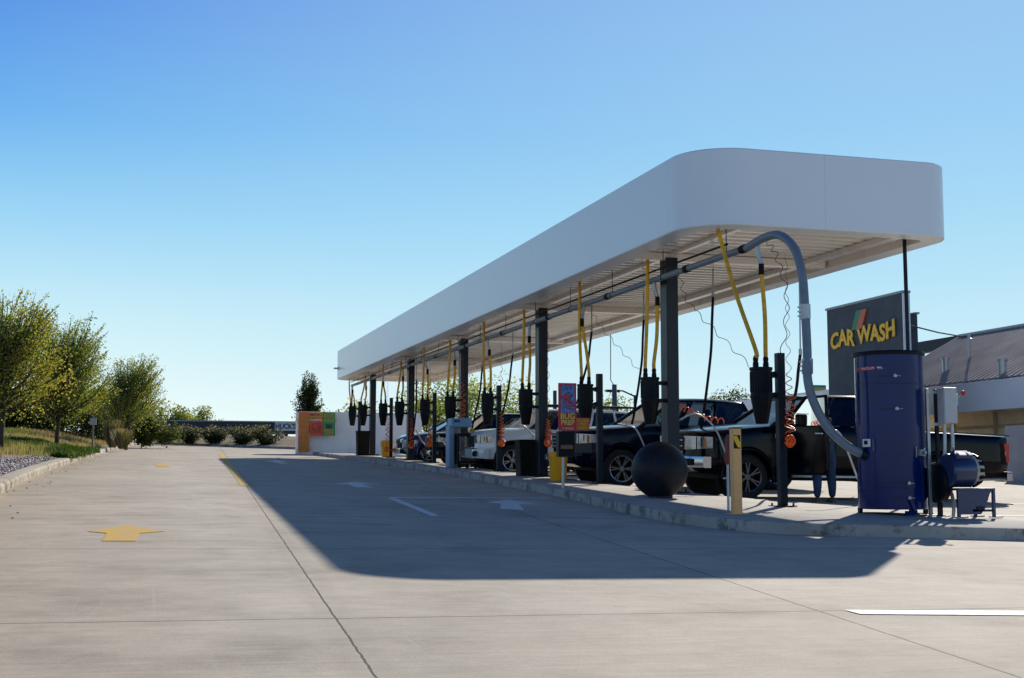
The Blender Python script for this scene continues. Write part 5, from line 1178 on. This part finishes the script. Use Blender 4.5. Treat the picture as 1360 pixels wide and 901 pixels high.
def branch_tree(name, lab, base, H_, spread, lean, seed, leaves, lsz, lm, tone0=.5, trunk=.25, cat='tree', shoots=60, grp='young trees along the left verge', vase=.5, yellow=0, bark_r=.07):
    random.seed(seed); o = thing(name, lab, cat, base, group=grp)
    tk = MB(); th = H_ * trunk
    tk.tube([(0, 0, -.2), (0, 0, th * .5), (lean * .1, 0, th), (lean * .25, .05, H_ * .5), (lean * .45, 0, H_ * .72)], [bark_r * 1.2, bark_r, bark_r * .8, bark_r * .5, bark_r * .2], 8)
    cr = MB(); per = max(4, leaves // shoots)
    for k in range(shoots):
        t = R() ** .8; z0 = th * .8 + (H_ * .62 - th * .8) * t; a = U(0, 2 * pi)
        out = spread * (1 - .55 * t) * U(.45, 1.05); rise = (H_ - z0) * U(.45, .98) * (.45 + .55 * t) 
        p0 = Vector((lean * .35 * t, 0, z0)); d = Vector((cos(a) * out + lean * U(.2, .9) * .6, sin(a) * out, rise))
        mid = p0 + d * .5 + Vector((cos(a) * out * .14, sin(a) * out * .14, -rise * .06)); end = p0 + d + Vector((lean * .12, 0, U(0, .05) * H_))
        path = bez([p0, mid, end], 8)
        tk.tube(path, [bark_r * .38 * (1 - j / (len(path) - 1)) + .004 for j in range(len(path))], 5)
        clump = U(-.22, .22)
        for j in range(per):
            s_ = U(.12, 1.0); q = path[min(len(path) - 1, int(s_ * (len(path) - 1)))]; wd = spread * .17 * (1.1 - s_) + .04
            dv = Vector((random.gauss(0, 1), random.gauss(0, 1), random.gauss(0, .8))) * wd
            p = q + dv + (end - p0).normalized() * U(-.1, .15)
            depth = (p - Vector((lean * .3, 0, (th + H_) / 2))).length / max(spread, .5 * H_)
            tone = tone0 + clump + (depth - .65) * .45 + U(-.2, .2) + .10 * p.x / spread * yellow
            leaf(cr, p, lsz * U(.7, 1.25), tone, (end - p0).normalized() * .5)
    for k in range(shoots // 2):
        t = U(.1, 1); a = U(-1.6, 1.6) if R() < .7 else U(0, 6.28); z0 = th + (H_ * .75 - th) * t; r0 = spread * (1 - .6 * t) * .55
        p0 = Vector((cos(a) * r0 + lean * .3, sin(a) * r0, z0)); ln = U(.45, .95) * spread * .75; d = Vector((cos(a) * .55 + .25, sin(a) * .5, U(.5, 1.0) if t < .6 else 1.0)).normalized() * ln
        path = bez([p0, p0 + d * .5 + Vector((0, 0, -.04)), p0 + d + Vector((.10, 0, .02))], 6); tk.tube(path, .006, 4)
        for j in range(80):
            s_ = R(); q = path[int(s_ * (len(path) - 1))]; p = q + Vector((random.gauss(0, 1), random.gauss(0, 1), random.gauss(0, 1))) * .055 * (1.4 - s_)
            leaf(cr, p, lsz * U(.6, 1.1), tone0 + .12 + U(-.2, .25), d.normalized() * .8)
    tk.build('trunk', bark, o, smooth=True); cr.build('crown', lm, o, fix=False)
    return o
def vbase(px, Y, d=None):
    a = at(px, 570, Y); kx_ = kerb_at(Y); return Vector((a.x, Y, vz(a.x, Y, max(.3, kx_ - a.x))))
B1 = vbase(2, 37); h1 = at(2, 384, 37).z - B1.z
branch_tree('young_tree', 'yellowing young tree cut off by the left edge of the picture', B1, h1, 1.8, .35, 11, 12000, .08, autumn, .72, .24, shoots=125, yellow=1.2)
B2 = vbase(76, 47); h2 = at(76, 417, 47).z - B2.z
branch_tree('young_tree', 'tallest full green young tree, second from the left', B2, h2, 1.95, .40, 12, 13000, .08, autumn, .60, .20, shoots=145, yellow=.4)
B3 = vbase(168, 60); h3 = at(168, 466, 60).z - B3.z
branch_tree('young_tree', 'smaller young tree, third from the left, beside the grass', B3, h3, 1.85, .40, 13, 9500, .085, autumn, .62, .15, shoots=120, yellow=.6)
B4 = Vector((at(405, 590, 84).x, 84, g(8, 80) + .3)); h4 = at(405, 493, 84).z - B4.z
branch_tree('conical_tree', 'upright dark tree with wispy top behind the menu board', B4, h4, 1.1, .25, 14, 7000, .12, darkleaf, .45, .2, shoots=50, grp=None, bark_r=.08)
def blob_tree(name, lab, px, ptop, pbase, Y, w, seed, n_, lsz, lm, tone0=.45, grp=None, cat='tree', flat=1.0, zbase=None):
    random.seed(seed); a = at(px, pbase, Y); z0 = g(a.x, Y) if zbase is None else zbase; topz = at(px, ptop, Y).z; H_ = topz - z0
    o = thing(name, lab, cat, (a.x, Y, z0), group=grp); cr = MB(); tk = MB()
    tk.tube([(0, 0, 0), (0, 0, H_ * .55)], [.05 * H_ * .4, .02 * H_ * .4], 7)
    k = 12; cl = [(Vector((random.gauss(0, w * .30), random.gauss(0, w * .3), H_ * U(.38, .88) * 1.0)), U(.16, .34) * w) for _ in range(k)]
    cl.append((Vector((0, 0, H_ * .80)), .2 * w)); cl.append((Vector((w * .1, 0, H_ * .45)), .38 * w))
    for c_, r_ in cl: tk.tube([(0, 0, H_ * .3), c_ * .6 + Vector((0, 0, H_ * .1)), c_], [.02 * H_ * .3, .012 * H_ * .3, .005], 5)
    for j in range(n_):
        c_, r_ = random.choice(cl); d = Vector((random.gauss(0, 1), random.gauss(0, 1), random.gauss(0, 1))).normalized(); rr_ = r_ * (R() ** .45) * (1 + .35 * noise.noise(d * 2 + c_))
        p = c_ + Vector((d.x * rr_, d.y * rr_, d.z * rr_ * .85 * flat))
        if p.z < .1: p.z = U(.1, .5)
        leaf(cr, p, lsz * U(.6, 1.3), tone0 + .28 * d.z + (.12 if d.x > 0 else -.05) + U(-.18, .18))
    tk.build('trunk', bark, o); cr.build('crown', lm, o, fix=False); return o
bg = [(-8, 520, 'leftmost'), (22, 522, 'second'), (52, 512, 'third'), (88, 530, 'fourth'), (118, 520, 'fifth'), (146, 528, 'sixth'), (188, 556, 'seventh')]
for i, (px, pt_, w_) in enumerate(bg):
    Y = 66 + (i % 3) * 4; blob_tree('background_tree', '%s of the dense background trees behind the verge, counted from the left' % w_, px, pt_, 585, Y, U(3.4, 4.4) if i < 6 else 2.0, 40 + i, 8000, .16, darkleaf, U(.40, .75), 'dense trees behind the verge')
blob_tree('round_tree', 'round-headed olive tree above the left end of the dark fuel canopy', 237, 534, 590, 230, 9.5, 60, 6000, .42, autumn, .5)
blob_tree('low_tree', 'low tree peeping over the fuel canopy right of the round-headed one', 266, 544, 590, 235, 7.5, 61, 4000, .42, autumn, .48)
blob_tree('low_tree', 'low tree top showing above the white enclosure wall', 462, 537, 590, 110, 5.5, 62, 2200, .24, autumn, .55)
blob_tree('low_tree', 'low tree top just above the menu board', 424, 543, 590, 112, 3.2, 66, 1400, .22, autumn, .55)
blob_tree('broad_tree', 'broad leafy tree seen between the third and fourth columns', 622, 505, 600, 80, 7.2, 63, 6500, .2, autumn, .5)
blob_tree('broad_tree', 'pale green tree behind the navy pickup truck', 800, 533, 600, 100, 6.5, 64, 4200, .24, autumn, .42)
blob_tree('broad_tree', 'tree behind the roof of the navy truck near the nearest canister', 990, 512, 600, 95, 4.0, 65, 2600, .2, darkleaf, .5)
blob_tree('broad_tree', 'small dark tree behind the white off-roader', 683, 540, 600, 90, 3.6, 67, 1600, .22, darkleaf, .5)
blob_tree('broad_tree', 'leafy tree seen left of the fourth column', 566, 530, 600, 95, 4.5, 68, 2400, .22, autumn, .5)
# shrubs with pale seed heads
def shrub(px, top, base, Y, w, seed, lab):
    random.seed(seed); a = at(px, base, Y); z0 = g(a.x, Y) + .12; H_ = at(px, top, Y).z - z0
    o = thing('flowering_shrub', lab, 'shrub', (a.x, Y, z0), group='shrubs at the far end of the lot'); cr = MB(); st = MB()
    hv = U(.86, 1.1); H_ *= hv; asym = U(-.12, .12)
    for k in range(int(U(34, 50))):
        an = U(0, 2 * pi); sp = w * .5 * sqrt(R()) * (1 + asym * 2 * cos(an)); e = Vector((cos(an) * sp * 1.1, sin(an) * sp, H_ * U(.62, 1.02) * (1 - .25 * (sp / (w * .5)) ** 2)))
        path = bez([Vector((cos(an) * .05, sin(an) * .05, 0)), e * .5 + Vector((cos(an), sin(an), 0)) * .08, e], 6); st.tube(path, .008, 4)
        for j in range(110):
            s_ = U(.1, 1); q = path[int(s_ * (len(path) - 1))]; p = q + Vector((random.gauss(0, .09), random.gauss(0, .09), random.gauss(0, .07)))
            if p.z < .03: p.z = .05
            leaf(cr, p, U(.06, .12), (U(.1, .55) if s_ < .8 or R() < .35 else U(.75, 1.0)))
    st.build('stems', bark, o); cr.build('foliage', bushleaf, o, fix=False)
for i, (px, Y, top, w_, lab) in enumerate(((218, 78, 561, 1.9, 'leftmost'), (252, 79, 561, 1.9, 'second'), (285, 78, 561, 1.8, 'middle'), (320, 76.5, 560, 2.0, 'fourth'), (353, 75, 561, 1.8, 'rightmost'))):
    shrub(px, top, 590, Y, w_, 80 + i, '%s of the five dark shrubs with pale tips, counted from the left' % lab)
# grasses and weeds on the verge
random.seed(5)
def grass(name, n_, fn, m, hmin, hmax, wd, lean=.35):
    mb = MB()
    for _ in range(n_):
        p, sc, tone = fn()
        if p is None: continue
        h = U(hmin, hmax) * sc; a = U(0, 2 * pi); tip = Vector((cos(a) * h * lean * R(), sin(a) * h * lean * R(), h)); sd_ = Vector((cos(a + 1.57), sin(a + 1.57), 0)) * wd
        mb.add([p - sd_, p + sd_, p + tip * .6 + sd_ * .7, p + tip, p + tip * .6 - sd_ * .7], [(0, 1, 2, 3, 4)], max(0, min(1, tone)))
    o = mb.build(name, m, fix=False); o['kind'] = 'stuff'; return o
grassm = leaf_mat('verge_grass_leaf', [(0, (.07, .10, .025)), (.3, (.17, .17, .05)), (.55, (.34, .29, .14)), (1, (.40, .26, .18))], .35)
weedm = leaf_mat('weed_leaf', [(0, (.03, .06, .012)), (.6, (.07, .12, .025)), (1, (.16, .17, .05))], .3)
def f1():
    y = 24 + 50 * R(); d = .5 + 9 * R(); nv = noise.noise(Vector((d * .35, y * .12, 2))); 
    if y < 36 and d < 2.0 + (y - 24) * -.08 + .4 * noise.noise(Vector((y * .8, 1, 1))): return None, 0, 0
    p = onverge(d, y); cl = noise.noise(Vector((p.x * .9, p.y * .35, 7)))
    if cl < -.25: return None, 0, 0
    return p, .85 + cl * .9, .66 + nv * .7 + U(-.18, .18)
o = grass('verge_grass', 78000, f1, grassm, .08, .26, .009); tag(o, 'reddish and straw coloured wild grass covering the left verge', 'grass')
def f2():
    y = 37.5 + 10 * R(); d = .12 + 2.4 * R() ** 1.3 - (.25 if R() < .2 else 0)
    p = onverge(d, y); cl = noise.noise(Vector((p.x * 1.1, p.y * .5, 17)))
    if cl < -.12 - (.2 if d < .6 else 0): return None, 0, 0
    return p, .8 + cl, .45 + U(-.3, .4)
o = grass('green_weeds', 26000, f2, weedm, .08, .24, .016, .7); tag(o, 'bright green weeds spilling towards the left kerb', 'weeds')
def f3():
    y = 70 + 11 * R(); x = U(-14, 14)
    p = Vector((x, y + 4, g(x, y + 4) + .22 + .25)) if R() < .0 else Vector((x, U(74, 90), 0)); 
    if p.y < 80.5 - max(0, x) * .95 + 1.0: return None, 0, 0
    p.z = g(p.x, p.y) + .14; return p, 1, .45 + U(-.3, .3)
o = grass('far_grass', 9000, f3, grassm, .08, .22, .02); tag(o, 'thin strip of green grass behind the far kerb', 'grass')
# tall plume grasses
random.seed(9)
plm = leaf_mat('plume_leaf', [(0, (.10, .10, .03)), (1, (.34, .26, .15))], .3)
for k, (px, Y, h_, lab) in enumerate(((150, 57, 1.15, 'tall straw-coloured plume grass behind the small box sign'), (163, 55, .8, 'yellow-green tufted grass clump below the third young tree'), (196, 66, .9, 'olive grass clump at the corner left of the shrubs'))):
    a = at(px, 580, Y); z0 = vz(a.x, Y, max(.4, kerb_at(Y) - a.x)); o = thing('ornamental_grass', lab, 'grass clump', (a.x, Y, z0)); mb = MB()
    for j in range(900):
        an = U(0, 6.28); sp = U(0, .55); h = h_ * U(.5, 1.05); b0 = Vector((cos(an) * sp * .25, sin(an) * sp * .25, 0)); tip = Vector((cos(an) * sp, sin(an) * sp, h)); sd_ = Vector((-sin(an), cos(an), 0)) * .012
        mb.add([b0 - sd_, b0 + sd_, tip + sd_ * .6, tip - sd_ * .6], [(0, 1, 2, 3)], U(0, 1))
    mb.build('blades', plm, o, fix=False)
# gravel strip behind the near kerb
random.seed(3)
gv = MB()
for _ in range(19000):
    y = 14 + 23 * R(); d = .32 + 2.3 * R(); p = onverge(d, y); s_ = U(.012, .04)
    if d > 2.1 - (y - 20) * .09 + .3 * noise.noise(p): continue
    q = [Vector(v) * s_ * U(.7, 1.3) for v in ((1, 0, 0), (0, 1, 0), (-1, 0, 0), (0, -1, 0), (0, 0, .7), (0, 0, -.7))]; rz_ = Matrix.Rotation(U(0, 6.28), 3, 'Z') @ Matrix.Rotation(U(-.6, .6), 3, 'X')
    gv.add([p + rz_ @ v + Vector((0, 0, s_ * .4)) for v in q], [(0, 1, 4), (1, 2, 4), (2, 3, 4), (3, 0, 4), (1, 0, 5), (2, 1, 5), (3, 2, 5), (0, 3, 5)], U(0, 1))
o = gv.build('gravel', leaf_mat('gravel_stone', [(0, (.26, .20, .17)), (.5, (.50, .41, .36)), (1, (.78, .68, .60))], 0), fix=False); o['kind'] = 'stuff'; tag(o, 'loose pinkish grey river gravel behind the left kerb', 'gravel')
# fallen debris along the gutter
db = MB()
for _ in range(70):
    y = 15 + 40 * R(); x = kerb_at(y) + U(.04, .5); s_ = U(.006, .014); db.box((x, y, g(x, y) + s_ * .4), (s_ * 2, s_ * 1.5, s_ * .8), Matrix.Rotation(U(0, 3), 3, 'Z'))
o = db.build('gutter_debris', mat('dark_debris', (.05, .035, .025), .9)); o['kind'] = 'stuff'; tag(o, 'dark leaf litter scattered in the gutter by the left kerb', 'debris')
# ------------------------------------------------------------------ light
EL, AZ = 29.0, 38.7          # elevation, azimuth from +Y towards +X
w = bpy.data.worlds.new('World'); scene.world = w; w.use_nodes = True; nt = w.node_tree; nt.nodes.clear()
sky = nt.nodes.new('ShaderNodeTexSky'); sky.sky_type = 'NISHITA'; sky.sun_disc = False; sky.sun_elevation = radians(EL); sky.sun_rotation = radians(AZ)
sky.altitude = 150; sky.air_density = 1.0; sky.dust_density = .3; sky.ozone_density = 4.0
L = nt.links.new
dirv = Vector((sin(radians(AZ)) * cos(radians(EL)), cos(radians(AZ)) * cos(radians(EL)), sin(radians(EL))))
tcw = nt.nodes.new('ShaderNodeTexCoord'); nrm = nt.nodes.new('ShaderNodeVectorMath'); nrm.operation = 'NORMALIZE'; L(tcw.outputs['Generated'], nrm.inputs[0])
sxw = nt.nodes.new('ShaderNodeSeparateXYZ'); L(nrm.outputs[0], sxw.inputs[0])
rampw = nt.nodes.new('ShaderNodeValToRGB'); el = rampw.color_ramp.elements
stops = [(0, (.92, 1.0, .98)), (.05, (.80, .95, .95)), (.12, (.58, .84, .93)), (.19, (.33, .66, .91)), (.26, (.155, .45, .86)), (.355, (.062, .235, .76)), (.43, (.015, .065, .30)), (1, (.003, .012, .07))]
while len(el) < len(stops): el.new(.5)
for e_, (p_, c_) in zip(el, stops): e_.position = p_; e_.color = c4(c_)
L(sxw.outputs['Z'], rampw.inputs['Fac'])
dt = nt.nodes.new('ShaderNodeVectorMath'); dt.operation = 'DOT_PRODUCT'; L(nrm.outputs[0], dt.inputs[0]); dt.inputs[1].default_value = dirv
tf = nt.nodes.new('ShaderNodeMapRange'); tf.inputs['From Min'].default_value = .72; tf.inputs['From Max'].default_value = 1.0; tf.inputs['To Max'].default_value = .62; L(dt.outputs['Value'], tf.inputs['Value'])
mxw = nt.nodes.new('ShaderNodeMix'); mxw.data_type = 'RGBA'; L(tf.outputs['Result'], mxw.inputs['Factor']); L(rampw.outputs['Color'], mxw.inputs['A']); mxw.inputs['B'].default_value = (.42, .71, .88, 1)
bg0 = nt.nodes.new('ShaderNodeBackground'); L(mxw.outputs['Result'], bg0.inputs[0]); bg0.inputs['Strength'].default_value = .97
bgn = nt.nodes.new('ShaderNodeBackground'); bgn.inputs['Strength'].default_value = .006; wo = nt.nodes.new('ShaderNodeOutputWorld')
adw = nt.nodes.new('ShaderNodeAddShader')
L(sky.outputs[0], bgn.inputs[0]); L(bg0.outputs[0], adw.inputs[0]); L(bgn.outputs[0], adw.inputs[1]); L(adw.outputs[0], wo.inputs[0])
sd = bpy.data.lights.new('sun', 'SUN'); sd.energy = 5.0; sd.angle = radians(.53); sd.color = (1.0, .93, .82)
so_ = bpy.data.objects.new('sun', sd); col.objects.link(so_)
dirv = Vector((sin(radians(AZ)) * cos(radians(EL)), cos(radians(AZ)) * cos(radians(EL)), sin(radians(EL))))
so_.rotation_euler = dirv.to_track_quat('Z', 'Y').to_euler()
scene.view_settings.view_transform = 'Standard'; scene.view_settings.look = 'None'; scene.view_settings.exposure = 0; scene.view_settings.gamma = 1
scene.cycles.max_bounces = 8; scene.cycles.transparent_max_bounces = 16
